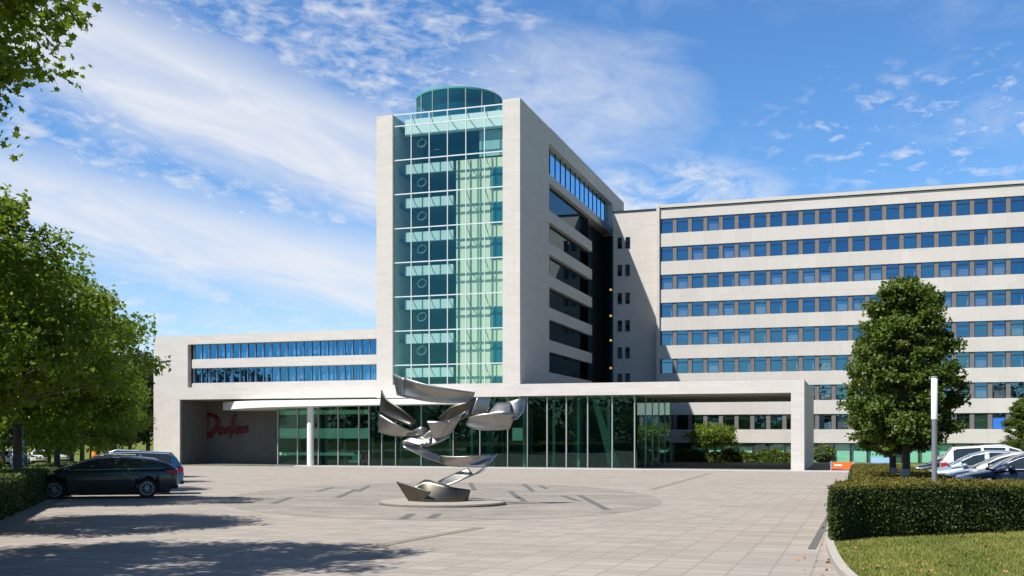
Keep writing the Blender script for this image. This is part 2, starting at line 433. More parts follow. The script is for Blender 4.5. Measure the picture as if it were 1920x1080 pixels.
# oval of granite setts round the sculpture
ov = []
for i in range(72):
    q = 2 * math.pi * i / 72
    ov.append(ground(830 + 412 * math.cos(q), 941.5 + (34.5 if math.sin(q) > 0 else 37) * math.sin(q)))
sheet('sett_oval', ov, COB, .008)
def strip_on_ground(pts, w):                           # a band of dark setts laid flush in the paving
    m = MB()
    for (a, b) in pts:
        p, q = ground(*a), ground(*b); t = (q - p); t.z = 0; t.normalize(); n = Vector((-t.y, t.x, 0)) * w / 2
        m.add([(v.x, v.y, gz(v.y) + .012) for v in (p - n, q - n, q + n, p + n)], [(0, 1, 2, 3)])
    return m
dashes = [((595, 922), (625, 914)), ((632, 934), (668, 918)), ((672, 922), (692, 911)), ((512, 945), (545, 933)), ((465, 943), (490, 938)),
          ((755, 974), (772, 964)), ((806, 973), (822, 964)), ((890, 920), (882, 906)), ((972, 935), (956, 921)), ((984, 941), (972, 932)),
          ((1000, 922), (982, 908)), ((1085, 940), (1055, 930)), ((1140, 957), (1086, 929)), ((1025, 917), (1012, 911))]
tag(strip_on_ground(dashes, .22).build('dark_sett_bands', GRANITE_DK), kind='structure')
MOSS = plain('mossy_joint', (.20, .18, .135), .9, var=.3, scale=4)
tag(strip_on_ground([((660, 1036), (745, 1017)), ((745, 1017), (900, 990)), ((1222, 918), (1330, 888))], .24).build('paving_joint', MOSS), kind='structure')
tag(strip_on_ground([((1522, 1030), (1558, 962))], .13).build('gutter', GRANITE_DK), kind='structure')
# kerb and lawn, lower right
kpts = [ground(1556, 962), ground(1550, 1000), ground(1549, 1025), ground(1556, 1050), ground(1572, 1078), ground(1600, 1105), ground(1660, 1150)]
def smooth_poly(pts, n=6):
    out = []
    for i in range(len(pts) - 1):
        p0, p1, p2, p3 = pts[max(i - 1, 0)], pts[i], pts[i + 1], pts[min(i + 2, len(pts) - 1)]
        for j in range(n):
            t = j / n
            out.append(.5 * ((2 * p1) + (p2 - p0) * t + (2 * p0 - 5 * p1 + 4 * p2 - p3) * t * t + (3 * p1 - p0 - 3 * p2 + p3) * t ** 3))
    return out + [pts[-1]]
ks = smooth_poly(kpts)
m = MB()
for a, b in zip(ks[:-1], ks[1:]):
    t = (b - a).normalized(); n = Vector((t.y, -t.x, 0)) * .13
    if n.x < 0: n = -n
    t2 = t * .002
    for q in (0,):
        v = [a + t2, b - t2, b + n - t2, a + n + t2]
        m.add([(p.x, p.y, gz(p.y) - .03) for p in v] + [(p.x, p.y, gz(p.y) + .11) for p in v],
              [(4, 5, 6, 7), (0, 1, 5, 4), (1, 2, 6, 5), (2, 3, 7, 6), (3, 0, 4, 7)])
tag(m.build('kerb', plain('kerb_stone', (.36, .33, .29), .8, var=.2, scale=6)), kind='structure')
lawn_poly = [(p.x + .12, p.y) for p in ks] + [(14, ks[-1].y), (14, 27), (2.3, 26.9), (-.1, 22)]
lawn = sheet('lawn', lawn_poly, GRASS, .06)
rng = np.random.default_rng(3)
def inside(poly, P):
    x, y = P[:, 0], P[:, 1]; r = np.zeros(len(P), bool); n = len(poly)
    for i in range(n):
        x1, y1 = poly[i][0], poly[i][1]; x2, y2 = poly[(i + 1) % n][0], poly[(i + 1) % n][1]
        c = ((y1 > y) != (y2 > y)) & (x < (x2 - x1) * (y - y1) / (y2 - y1 + 1e-9) + x1); r ^= c
    return r
def grass_mat():
    m, nt, out = new_mat('grass_blades')
    g = nt.nodes.new('ShaderNodeNewGeometry'); p = g.outputs['Position']
    a = RANGE(nt, NOISE(nt, p, .9, 5, .65), .40, .62); r = g.outputs['Random Per Island']
    c = MIX(nt, a, (.065, .115, .012), (.20, .215, .038)); c = MIX(nt, MA(nt, 'MULTIPLY', r, .6), c, (.30, .27, .09))
    BSDF(nt, out, c, .7, 0, .2); return m
P = np.column_stack([rng.uniform(-.5, 7.5, 170000), rng.uniform(13.2, 24.5, 170000)])
P = P[inside(lawn_poly, P)]
P3 = np.column_stack([P, -SLOPE * P[:, 1] + .058])
h = rng.uniform(.03, .075, len(P))[:, None]; a = rng.uniform(0, 6.28, len(P))
w_ = np.column_stack([np.cos(a), np.sin(a), 0 * a]) * .008
tip = P3 + np.column_stack([rng.normal(0, .025, len(P)), rng.normal(0, .025, len(P)), h[:, 0]])
V = np.stack([P3 - w_, P3 + w_, tip], 1).reshape(-1, 3)
gr = np_mesh('grass', V, np.arange(len(V)).reshape(-1, 3), grass_mat())
tag(gr, 'short dry green grass of the lawn corner below the clipped hedge', 'grass', kind='stuff')
P = np.vstack([np.column_stack([rng.uniform(-.3, 5.5, 50), rng.uniform(14, 24, 50)]), np.column_stack([-.25 - rng.exponential(.22, 26), rng.uniform(13.8, 19.5, 26)])])
P = np.column_stack([P, np.array([gz(q[1]) for q in P]) + np.where(P[:, 0] > -.1, .12, .022)])
V, F = leaves(P, .075, rng, 1.5)
tag(np_mesh('fallen_leaves', V, F, plain('dry_leaf', (.30, .15, .05), .8, var=.4, scale=2)), 'scattered dry leaves on the lawn corner and along its kerb', 'leaves', kind='stuff')
# step along the building
m = MB(); m.box(-52, 3.0, 90.6, 92.0, gz(92) - .2, gz(92) + .10)
tag(m.build('step', STEPM), kind='structure')
m = MB(); m.box(-75, 3.0, 92.0, 122.9, gz(92) - .2, gz(92) + .055)
tag(m.build('terrace_floor', plain('terrace', (.11, .11, .105), .8)), kind='structure')

# ------------------------------------------------------------------ the tower
YF = YBASE; GZ = gz(YF)
TX0, TX1 = xat(706, YF), xat(975, YF)
TTOP = 32.85; BEAM0, BEAM1 = 5.32, 6.42
FL = [8.42 + 3.285 * i for i in range(7)]
GX0, GX1 = xat(736, YF), xat(942.5, YF)
YT = 138.0
BX0_ = xat(1150, 124.2)
tower = thing('office_tower', 'tall pale stone tower with a teal glass front and round glass drum on its roof', 'building', ((TX0 + TX1) / 2, YF, GZ))
m = MB()
m.box(TX0, GX0, YF, YF + 9.7, BEAM0 + .02, TTOP - .35)                # front left pier
m.box(GX1, TX1, YF, 101.7, BEAM0 + .02, TTOP)                          # front right pier
m.box(GX0, GX1, YF + .003, YF + .6, BEAM0 + .02, 6.55)                 # sill below the glass
m.box(TX0 + .01, GX1 - .01, 101.7, YT, BEAM0 + .02, TTOP - .5)        # body behind
m.box(TX1 - 1.2, TX1 - .002, 101.7, 131.0, 31.25, TTOP)                  # parapet of the side
m.box(TX1 - 1.2, TX1 + .0, 131.0, YT, 28.2, TTOP)
m.box(TX1 - 1.2, TX1 - .004, 101.7, 131.0, 27.25, 28.15)
for F in FL[1:6] + [FL[0]]:
    m.box(TX1 - 1.0, TX1 - .004, 101.71, 120, F - 1.55, F - .35)
m.box(TX1 - 1.0, TX1 - .004, 101.71, 120, BEAM1 - .5, 6.9)
m.build('wall', STONE, tower)
m = MB()
m.box(TX0 + .4, TX1 - .35, 101.75, YT, TTOP - .5, TTOP - .32)
m.box(TX1 - .5, TX1 - .01, 102, YT, TTOP + .003, TTOP + .06)
m.build('roof', plain('roof_grey', (.22, .22, .21), .8), tower)
# curtain wall
m = MB(); m.box(GX0, GX1, YF + .30, YF + .325, 6.55, 32.55); m.build('glass_front', GL_TOW, tower)
mul = [GX0 + (GX1 - GX0) * i / 6 for i in range(7)]
m = MB()
for x in mul: m.box(x - .035, x + .035, YF + .17, YF + .297, 6.56, 32.5)
for z in FL + [31.4, 32.5]:
    m.box(GX0 + .04, GX1 - .04, YF + .20, YF + .294, z - .05, z + .05)
m.build('mullion_grid', plain('mullion', (.66, .70, .70), .4, .2), tower)
m = MB()
YS = YF + 1.25
xh = mul[3]
for F in FL:
    m.box(GX0 + .75, xh + .15, YS, YS + .3, F - 1.12, F - .22)
m.box(GX0 + .75, GX1 - .02, YS, YS + .3, 30.7, 32.3)
m.build('slab_fascia', FASCIA, tower)
m = MB()
for F in FL:
    m.box(GX0 + .02, xh + .6, YS + .32, YF + 7.5, F - 1.0, F - .75)
m.box(GX0 + .02, GX1 - .02, YS + .32, YF + 9.5, 31.6, 31.9)
m.build('floor_slab', INT_MID, tower)
m = MB()
m.box(xh + .45, GX1 - .01, YS + .1, YF + 8, 6.56, FL[6] - .2)
m.build('core_wall', CORE, tower)
m = MB()
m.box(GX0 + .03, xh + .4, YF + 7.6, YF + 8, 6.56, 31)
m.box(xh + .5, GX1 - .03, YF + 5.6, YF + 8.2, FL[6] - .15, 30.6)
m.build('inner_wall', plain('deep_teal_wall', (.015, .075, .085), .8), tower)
m = MB(); m.box(mul[4] + .8, GX1 - .02, YS + .5, YS + .6, FL[6] + .1, 30.68); m.build('inner_screen', plain('pale_teal', (.26, .42, .42), .6), tower)
for i, F in enumerate(FL):                                              # dark opening in the core, last bay
    z1 = F - 1.15; z0 = (FL[i - 1] if i else 6.6) + .05
    if i == 3: continue
    m = MB(); m.box(mul[5] + .2, GX1 - .06, YS + .02, YS + .085, z0, z1)
    m.build('window', plain('deep_teal', (.015, .12, .15), .2) if i == 0 else bpy.data.materials['deep_teal'], tower)
m = MB()
DKT = plain('strut_steel', (.17, .25, .24), .5)
for F in FL + [32.5]:
    for x in mul[1:6]:
        m.tube([(x, YF + .35, F - .05), (x, YS + .02, F - .85)], .04, 6)
for x in (xh + .7, xh + 2.9, xh + 4.1, mul[4] + .05):
    m.box(x - .06, x + .06, YS + .01, YS + .095, 6.57, FL[6] - .25)
for F in FL[:6] + [FL[6] - .0]:
    m.box(xh + .46, GX1 - .03, YS + .005, YS + .09, F - 1.22, F - 1.12)
m.build('bracket', DKT, tower)
# windows of the side
m = MB()
m.box(TX1 - .62, TX1 - .56, 101.72, 130.98, 28.15, 31.25)
m.build('side_window', glass('clear_side', (.12, .28, .38), (.5, .8, 1.0), .55, .0), tower)
for i in range(14):
    y = 101.72 + i * 29.2 / 14
    m = MB(); m.box(TX1 - .56, TX1 - .50, y, y + .1, 28.15, 31.25); m.build('side_mullion', FRAME, tower)
m = MB(); m.box(TX1 - .62, TX1 - .45, 101.72, 119.98, 6.9, 27.25)
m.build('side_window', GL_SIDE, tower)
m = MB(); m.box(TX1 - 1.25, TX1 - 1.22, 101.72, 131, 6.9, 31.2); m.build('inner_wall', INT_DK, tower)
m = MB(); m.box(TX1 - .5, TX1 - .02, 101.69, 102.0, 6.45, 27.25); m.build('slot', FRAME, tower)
# dark glass link between tower and long wing
m = MB(); m.box(TX1 - 2.6, TX1 - 2.55, 120.02, 131, GZ + .1, 27.2); m.box(TX1 - 2.55, BX0_ + 1.5, 130.95, 131.0, GZ + .1, 27.2); m.build('link_glass', GL_SIDE, tower)
m = MB()
for F in FL: m.box(TX1 - 2.54, TX1 - 2.45, 120.05, 131, F - .5, F - .3)
for y in (122.5, 125, 127.5): m.box(TX1 - 2.54, TX1 - 2.42, y, y + .08, GZ + .1, 27.2)
m.build('link_mullion', FRAME, tower)
LAMPM = emit('warm_lamp', (1, .55, .12), .55)
for py in (543, 592, 638, 690):
    p = at(1145, py, 1.0) - Vector((0, 0, EYE)); k = 130.6 / p.y; x = p.x * k
    m = MB(); m.lathe([(.05, -.13), (.12, -.11), (.15, 0), (.10, .11), (.03, .13)], (x, p.y * k, EYE + p.z * k), 12)
    m.build('wall_lamp', LAMPM, tower, True)
# drum
dc = at(861, 817, 107.0); dr = 4.35
m = MB(); m.lathe([(dr, TTOP - .6), (dr, 35.75)], (dc.x, dc.y, 0), 48); m.f = m.f[:-2]; m.mi = m.mi[:-2]
m.build('roof_drum', GL_DRUM, tower, True)
m = MB(); m.lathe([(dr + .08, 35.75), (dr + .08, 35.95), (dr - .3, 36.05)], (dc.x, dc.y, 0), 48)
m.lathe([(2.6, TTOP - .6), (2.6, 35.0)], (dc.x, dc.y, 0), 24)
m.build('drum_cap', plain('drum_cap', (.06, .30, .30), .5), tower)
m = MB()
for j in range(16):
    q = 2 * math.pi * (j + .3) / 16; x, y = dc.x + (dr + .04) * math.cos(q), dc.y + (dr + .04) * math.sin(q)
    m.box(x - .05, x + .05, y - .05, y + .05, TTOP - .6, 35.75)
m.build('drum_mullion', DKT, tower)
# ring lamps hanging inside the glass front
names = ['the lowest floor', 'the second glazed floor from the bottom', 'the third glazed floor from the bottom', 'the middle floor', 'the third glazed floor from the top', 'the second glazed floor from the top', 'the top floor']
for i, py in enumerate((657, 594, 531, 467, 405, 342, 268)):
    p = at(791, py, 1.0) - Vector((0, 0, EYE)); k = (YF + 2.4) / p.y; x, z = p.x * k, EYE + p.z * k
    top = min(F for F in FL + [31.9] if F - .9 > z) - 1.02 if i < 6 else 31.58
    t = thing('ring_lamp', 'pale ring lamp behind the tower glass on ' + names[i], 'lamp', (x, YF + 2.4, z), 0, 'ring lamps in the tower')
    m = MB()
    pts = [(x + .44 * math.cos(q), YF + 2.4 + .18 * math.sin(q), z + .42 * math.sin(q)) for q in [2 * math.pi * j / 18 for j in range(19)]]
    m.tube(pts, .06, 8); m.build('ring', WHITE, t, True)
    m = MB(); m.tube([(x, YF + 2.4, z + .42), (x, YF + 2.4, top)], .012, 6); m.build('cord', ALU, t)

# ------------------------------------------------------------------ low left wing
LX0 = xat(288, YF); LTOP = 11.95; OX0 = xat(337, YF); SX0 = xat(360, YF); YL = 112.0; RY = 97.0
GLX = xat(520, 93.0)
wing = thing('low_wing', 'low pale stone wing with two long blue window strips above a dark open porch', 'building', (LX0, YF, GZ))
m = MB()
Z = [(5.38, 7.03), (8.56, 9.5), (11.04, LTOP)]; Z = [(5.38, 7.03), (8.56 - 0, 8.56)]
m.box(LX0, SX0 - .52, YF, YL, 5.38, LTOP)
m.box(SX0 - .52, TX0 - .004, YF, YF + 1.0, 5.38, 6.62)
m.box(SX0, TX0 - .004, YF, YF + 1.0, 6.62, 7.03)
m.box(SX0 - .0, TX0 - .004, YF, YF + 1.0, 8.56 + .98 - .04 - .94, 8.56 + .0001) if False else None
m.box(SX0, TX0 - .004, YF, YF + 1.0, 8.58, 9.48)
m.box(SX0 - .52, TX0 - .004, YF, YF + 1.0, 11.04, LTOP)
m.box(SX0 - .6, TX0 - .004, YF + 1.0, YL, 5.38, LTOP - .25)
m.box(LX0, OX0, YF, YL, GZ - .2, 5.377)
m.build('wall', STONE, wing)
m = MB(); m.box(OX0 + .003, OX0 + .02, YF + .25, RY - .003, GZ - .1, 5.33); m.box(OX0 + .003, GLX, RY, RY + .4, GZ - .1, 5.37); m.build('porch_wall', CONC, wing)  # first box: thin dark lining, the pier's inner-face shade put into its colour
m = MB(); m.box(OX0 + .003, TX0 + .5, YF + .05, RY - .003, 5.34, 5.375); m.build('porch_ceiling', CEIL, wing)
m = MB(); m.box(SX0 - .5, SX0 - .02, YF + .6, YF + .7, 6.63, 11.03); m.build('slot', FRAME, wing)
STRIP = glass('strip_glass', (.72, .85, .95), (.16, .52, .85), .22, .01)
FIN = plain('pale_fin', (.60, .64, .70), .6)
for z0, z1 in ((7.03, 8.58), (9.48, 11.04)):
    fm = MB()
    for i in range(24):
        x = SX0 + (TX0 - SX0) * i / 23
        fm.box(x - .014, x + .014, YF + .32, YF + .44, z0 + .04, z1 - .04)
    fm.box(SX0, TX0 - .01, YF + .32, YF + .46, z0, z0 + .05); fm.box(SX0, TX0 - .01, YF + .32, YF + .46, z1 - .05, z1)
    f = fm.build('window_strip', plain('strip_frame', (.34, .38, .42), .4, .2) if z0 < 8 else bpy.data.materials['strip_frame'], wing)
    p = MB(); p.box(SX0 + .01, TX0 - .01, YF + .46, YF + .48, z0 + .002, z1 - .002); p.build('pane', STRIP, f, origin=wloc(wing))
    b = MB(); x = SX0 + .1
    while x < TX0 - .3:
        w = random.choice((.08, .12, .2, .3)); 
        if random.random() < .55 + .35 * (x - SX0) / (TX0 - SX0): b.box(x, x + w, YF + .50, YF + .53, z0 + random.choice((.05, .05, .3)), z1 - .05)
        x += w + random.choice((.06, .12, .25, .4))
    b.build('blind', FIN, f, origin=wloc(wing))
    b = MB(); b.box(SX0, TX0 - .01, YF + .92, YF + .98, z0, z1); b.build('back_panel', plain('blue_interior', (.015, .07, .15), .8) if z0 < 8 else bpy.data.materials['blue_interior'], f, origin=wloc(wing))

# ------------------------------------------------------------------ entrance hall: stone frame, glass, white porch roof
EX1 = xat(1508, YF); EX0 = xat(1483, YF); YE = 114.5
hall = thing('entrance_hall', 'glazed entrance hall under a long stone frame canopy with a white curved porch roof', 'building', (-25, YF, GZ))
m = MB()
m.box(TX0, TX1, YF, YF + 1.2, BEAM0 - .03, BEAM0 + .017)
m.box(TX1 + .003, EX1, YF, YE, BEAM0, BEAM1)
m.box(EX0, EX1 - .002, YF + .003, YE - .003, GZ - .1, BEAM0 - .002)
m.build('stone_frame', STONE, hall)
m = MB(); m.box(TX1 + .3, EX1 - .4, YF + .4, YE - .3, BEAM1 + .004, BEAM1 + .03); m.build('bounce_cover', plain('dark_cover', (.09, .09, .09), .9), hall)  # unseen dark sheet added on the canopy to cut bounce onto the tower
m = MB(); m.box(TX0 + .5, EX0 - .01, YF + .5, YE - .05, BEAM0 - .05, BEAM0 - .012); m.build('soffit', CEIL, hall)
CX = xat(1195, 92.6); CY = 110.5
m = MB()
m.box(xat(716, 92.6), CX, 92.60, 92.63, GZ + .12, BEAM0 - .06)
m.box(CX - .03, CX, 92.64, CY, GZ + .12, BEAM0 - .06)
m.box(GLX, xat(716, 92.6), 93.0, 93.03, GZ + .12, 4.75)
m.build('glass_wall', GL_LOB, hall)
m = MB()
for px in (716, 742, 790, 850, 900, 952, 989, 1026, 1062, 1102, 1148, 1190):
    x = xat(px, 92.5); w = .05 if px > 1000 else .03
    m.box(x - w, x + w, 92.42, 92.59, GZ + .1, BEAM0 - .055)
for px in (521, 558, 597, 634, 673, 692):
    x = xat(px, 92.9); m.box(x - .05, x + .05, 92.85, 92.99, GZ + .1, 4.75)
for y in (96.5, 100, 103.5, 107, CY): m.box(CX + .003, CX + .06, y - .04, y + .04, GZ + .1, BEAM0 - .055)
m.box(GLX, CX, 92.4, 92.595, GZ + .06, GZ + .12)
m.build('mullion', plain('steel_mullion', (.36, .36, .35), .4, .3), hall)
# interior of the hall
m = MB()
for z0, z1 in ((1.38, 2.39), (3.78, 4.2), (-.32, -.02)):
    m.box(GLX + .05, xat(697, 94) - (1.6 if z0 < 0 else 0), 93.35, 93.5, z0, z1)
m.box(xat(963, 95), xat(982, 95), 94.6, 94.8, 1.2, 2.4)
m.build('balustrade', plain('balustrade_panel', (.66, .72, .62), .6), hall)
m = MB()
m.box(GLX + .05, TX0 - 2, 93.52, 98, 1.5, 1.7); m.box(GLX + .05, TX0 - 2, 93.52, 98, 4.0, 4.2)
m.build('gallery_floor', INT_MID, hall)
m = MB()
m.box(-64, -30, 98.5, 99, GZ, 5.3); m.box(-36, -20.5, 104, 104.4, GZ, 5.3)
m.box(-41, -39.5, 95, 98, GZ, 5.2); m.box(-33.5, -32.6, 94.5, 97, GZ, 5.2); m.box(-25.5, -24.6, 97, 98, GZ, 5.2)
m.build('inner_wall', INT_DK, hall)
m = MB()
for x in np.arange(GLX + 1, -20, 2.7): m.box(x - .12, x + .12, 95.2 + (x * 7 % 2), 95.5 + (x * 7 % 2), GZ + .06, 5.2)
m.build('inner_post', plain('inner_post', (.16, .24, .22), .6), hall)
m = MB()
m.add([(-22.2, 98, GZ + .1), (-21.2, 98, GZ + .1), (-23.4, 98, 5.2), (-23.9, 98, 5.2), (-22.2, 98.3, GZ + .1), (-21.2, 98.3, GZ + .1), (-23.4, 98.3, 5.2), (-23.9, 98.3, 5.2)],
      [(0, 1, 2, 3), (7, 6, 5, 4), (0, 4, 5, 1), (1, 5, 6, 2), (2, 6, 7, 3), (3, 7, 4, 0)])
m.build('stair_side', plain('stair_side', (.22, .32, .30), .5), hall)
# white porch roof: a long slab with a rounded end
m = MB()
px0, px1 = xat(397, 92.0), xat(868, 90.2)
n = 40; top = []; bot = []; bk = []; bkb = []
for i in range(n + 1):
    t = i / n; x = px0 + (px1 - px0) * t
    yf = 90.4 + 3.6 * (max(0, 1 - t / .3)) ** 2 + 1.4 * (max(0, (t - .85) / .15)) ** 2
    th = .50 + .33 * (1 - t) ** 2.2
    ztop = 5.13
    top.append((x, yf, ztop)); bot.append((x, yf, ztop - th)); bk.append((x, 96.9 if t < .42 else 92.35, ztop))
    bkb.append((x, 96.9 if t < .42 else 92.35, 4.28 if t < .42 else ztop - th - .05))
v = top + bot + bk + bkb; k = n + 1; f = []
for i in range(n):
    f += [(k + i, k + i + 1, i + 1, i), (i, i + 1, 2 * k + i + 1, 2 * k + i), (k + i + 1, k + i, 3 * k + i, 3 * k + i + 1), (2 * k + i, 2 * k + i + 1, 3 * k + i + 1, 3 * k + i)]
f += [(0, 2 * k, 3 * k, k), (n, k + n, 3 * k + n, 2 * k + n)]
m.add(v, f); m.build('porch_roof', WHITE, hall)
cx = xat(582, 91.6)
m = MB(); m.lathe([(.36, GZ + .0), (.36, GZ + .08), (.33, GZ + .1), (.33, 4.7)], (cx, 91.6, 0), 24); m.build('column', plain('white_column', (.66, .66, .65), .5, var=.04), hall, True, sharp=40)

# lettering on the porch wall: red script letters
sign = thing('wall_lettering', 'red script lettering mounted high on the dark porch wall', 'sign', (xat(410, RY), RY - .1, zat(410, 802, RY)))
def stroke(name, pts, w):
    P_ = [Vector((xat(px, RY - .16), RY - .16, zat(px, py, RY - .16))) for px, py in pts]
    P_ = smooth_poly(P_, 5)
    m = MB(); n = len(P_)
    m.tube(P_, [w * (.62 + .45 * math.sin(math.pi * i / max(1, n - 1))) for i in range(n)], 8); return m.build(name, RED, sign, True)
stroke('letter', [(374, 799), (372, 788), (379, 780), (393, 778), (405, 783), (409, 793), (403, 806), (392, 816), (380, 822), (374, 818), (380, 812), (392, 816), (398, 820)], .20)
stroke('letter', [(390, 782), (388, 800), (384, 815)], .15)
stroke('letter', [(417, 802), (411, 804), (410, 812), (415, 814), (419, 803), (419, 811), (422, 813)], .11)
stroke('letter', [(424, 803), (424, 813), (426, 804), (430, 803), (430, 813)], .11)
stroke('letter', [(444, 780), (438, 781), (436, 794), (434, 812), (431, 822)], .12)
stroke('letter', [(432, 799), (441, 797)], .08)
stroke('letter', [(443, 800), (440, 807), (444, 812), (448, 807), (446, 800), (443, 800)], .11)
stroke('letter', [(456, 800), (451, 802), (455, 806), (455, 811), (450, 811)], .10)
stroke('letter', [(464, 799), (459, 801), (463, 805), (463, 810), (458, 810)], .10)

# ------------------------------------------------------------------ long right wing
YR = 123.0; RX0 = xat(1237, YR); RX1 = 52.0; BAY = 1.79; WW = 1.33; WH = 1.74
rw = thing('office_wing', 'long pale stone office wing with eight rows of small blue windows', 'building', (RX0, YR, GZ))
rows = [27.28 - 3.31 * i for i in range(8)]
m = MB()
m.box(RX0, RX1, YR, YR + 1.1, rows[0], 28.46)
for i in range(8):
    z1 = rows[i] - WH; z0 = rows[i + 1] if i < 7 else .84
    m.box(RX0, RX1, YR, YR + 1.1, z0, z1)
m.box(RX0 - .0, RX1, YR + 1.12, YR + 15, GZ - .1, 28.4)
m.build('wall', STONE_W, rw)
m = MB(); m.box(RX0 - .35, RX0 - .003, YR - .25, YR + 1.1, GZ, 28.8); m.build('edge_pier', STONE, rw)
m = MB(); m.box(RX0 - .4, RX1, YR - .16, YR + 15, 28.56, 28.93); m.build('roof_edge', STONE, rw)
m = MB(); m.box(RX0 + .05, RX1, YR + .12, YR + 15, 28.46, 28.56); m.build('roof_gap', FRAME, rw)
BX0 = xat(1150, YR + 1.2)
stair_win = []
m = MB(); m.box(BX0, RX0 - .36, YR + 1.2, YR + 15, GZ - .1, 28.66); m.build('stair_block', STONE, rw)
m = MB(); m.box(BX0 - .1, RX0 - .36, YR + 1.1, YR + 15, 28.66, 28.80); m.build('stair_roof', FRAME, rw)
for z in [zat(1160, py, YR + 1.2) for py in (456, 507.5, 560, 611.5, 662, 711)]:
    for px in (1162.5, 1177):
        x = xat(px, YR + 1.2); m = MB(); m.box(x - .27, x + .27, YR + 1.13, YR + 1.198, z - .68, z + .68); w = m.build('stair_window', FRAME, rw)
        p = MB(); p.box(x - .2, x + .2, YR + 1.11, YR + 1.128, z - .6, z + .6); p.build('pane', GL_SIDE, w, origin=wloc(rw))
# pillars between windows: one part per storey
nb = int((RX1 - RX0) / BAY)
X0b = RX0 + .20
for z in rows:
    m = MB()
    prof = [(RX1, z - .002), (RX0 + .01, z - .002)]                       # a comb: head rail with the pillars hanging from it
    for b in range(nb + 1):
        x = max(RX0 + .01, X0b + b * BAY - (BAY - WW) + .002); e = X0b + b * BAY - .002
        if b: prof.append((x, z - .02))
        prof += [(x, z - WH + .002), (e, z - WH + .002), (e, z - .02)]
    prof.append((RX1, z - .02)); k = len(prof)
    m.add([(a, YR + .10, c) for a, c in prof] + [(a, YR + .5, c) for a, c in prof],
          [tuple(range(k)), tuple(range(2 * k - 1, k - 1, -1))] + [(q, k + q, k + (q + 1) % k, (q + 1) % k) for q in range(k)])
    m.build('pillar_row', PILLAR, rw)
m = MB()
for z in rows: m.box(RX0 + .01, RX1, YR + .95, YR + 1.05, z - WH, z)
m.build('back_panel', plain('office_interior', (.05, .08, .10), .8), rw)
def win_frame(m, x, z, y):
    a, b = x, x + WW; t = .05
    m.box(a, a + t, y, y + .1, z - WH, z); m.box(b - t, b, y, y + .1, z - WH, z)
    m.box(a + t, b - t, y, y + .1, z - t, z); m.box(a + t, b - t, y, y + .1, z - WH, z - WH + t)
    m.box(a + t, b - t, y - .02, y + .09, z - .50, z - .42)
def win_pane(m, x, z, y): m.box(x + .05, x + WW - .05, y + .05, y + .06, z - WH + .05, z - .05)
def win_blind(m, x, z, y, kind):
    if kind == 1: m.box(x + .1, x + WW - .1, y + .2, y + .23, z - WH + .1, z - .52)
    elif kind == 2: m.box(x + .1, x + WW - .1, y + .2, y + .23, z - .88, z - .66)
    elif kind == 3: m.box(x + WW - .28, x + WW - .1, y + .2, y + .23, z - WH + .1, z - .52)
fm = MB(); win_frame(fm, 0, 0, 0); pm = MB(); win_pane(pm, 0, 0, 0)
W0 = fm.build('window', FRAME, rw, origin=(0, 0, 0)); P0 = pm.build('pane', GL_OFF, W0, origin=(0, 0, 0))
BL = {}
BL_M = plain('white_blind', (.66, .68, .72), .8, var=.25, scale=.35)
for kd in (1, 2, 3):
    bm_ = MB(); win_blind(bm_, 0, 0, 0, kd); BL[kd] = bm_.build('blind', BL_M, W0, origin=(0, 0, 0))
cand = []
for r, z in enumerate(rows):
    for b in range(nb):
        x = X0b + b * BAY
        d = -(x + .6) * SA + YR * CA; px = 960 + FPX * ((x + .6) * CA + YR * SA) / d; py = HORIZ - FPX * (z - .9 - EYE) / d
        hid = px > 1935 or (1625 < px < 1775 and py > 545) or (1600 < px < 1800 and py > 650) or (py > 712 and px < 1525 and py < 760) or (px < 1270 and py > 712)
        cand.append((hid, d, r, b, x, z))
shown = sorted([c for c in cand if not c[0]], key=lambda c: c[1])
rest = [c for c in cand if c[0]] + shown[100:]
def kind_of(r):
    u = random.random()
    p1 = (.02, .10, .28, .36, .42, .42, .28, .14)[r]
    if u < p1: return 1
    if u < p1 + .09 and r > 0: return 2
    if u < p1 + .24 and r > 0: return 3
    return 0
first = True
o_rw = wloc(rw)
for c in shown[:100]:
    _, d, r, b, x, z = c
    w = W0 if first else W0.copy()
    if not first:
        C.objects.link(w); w.parent = rw
        pc = P0.copy(); C.objects.link(pc); pc.parent = w
        pc.rotation_euler = (R(random.uniform(-1.2, 1.2)), 0, R(random.uniform(-.4, .4)))
    w.location = Vector((x, YR + .18, z)) - o_rw
    kd = kind_of(r)
    if kd:
        bc = BL[kd].copy(); C.objects.link(bc); bc.parent = w
    first = False
for kd in BL: bpy.data.objects.remove(BL[kd])
m = MB()
for c in rest:
    _, d, r, b, x, z = c
    m.cur = 0; win_frame(m, x, z, YR + .18); m.cur = 1; win_pane(m, x, z, YR + .18); m.cur = 2; win_blind(m, x, z, YR + .18, kind_of(r))
tag(m.build('window_rows', [FRAME, GL_OFF, BL_M], rw), kind='stuff')
# one blind is blue
bx = X0b; 
best = min(shown, key=lambda c: abs((960 + FPX * ((c[4] + .66) * CA + YR * SA) / (-(c[4] + .66) * SA + YR * CA)) - 1867) + abs(c[2] - 7) * 500)
m = MB(); m.box(best[4] + .06, best[4] + WW - .06, YR + .19, YR + .215, best[5] - WH + .06, best[5] - .42)
m.build('blue_blind', plain('blue_blind', (.02, .16, .62), .7), rw)
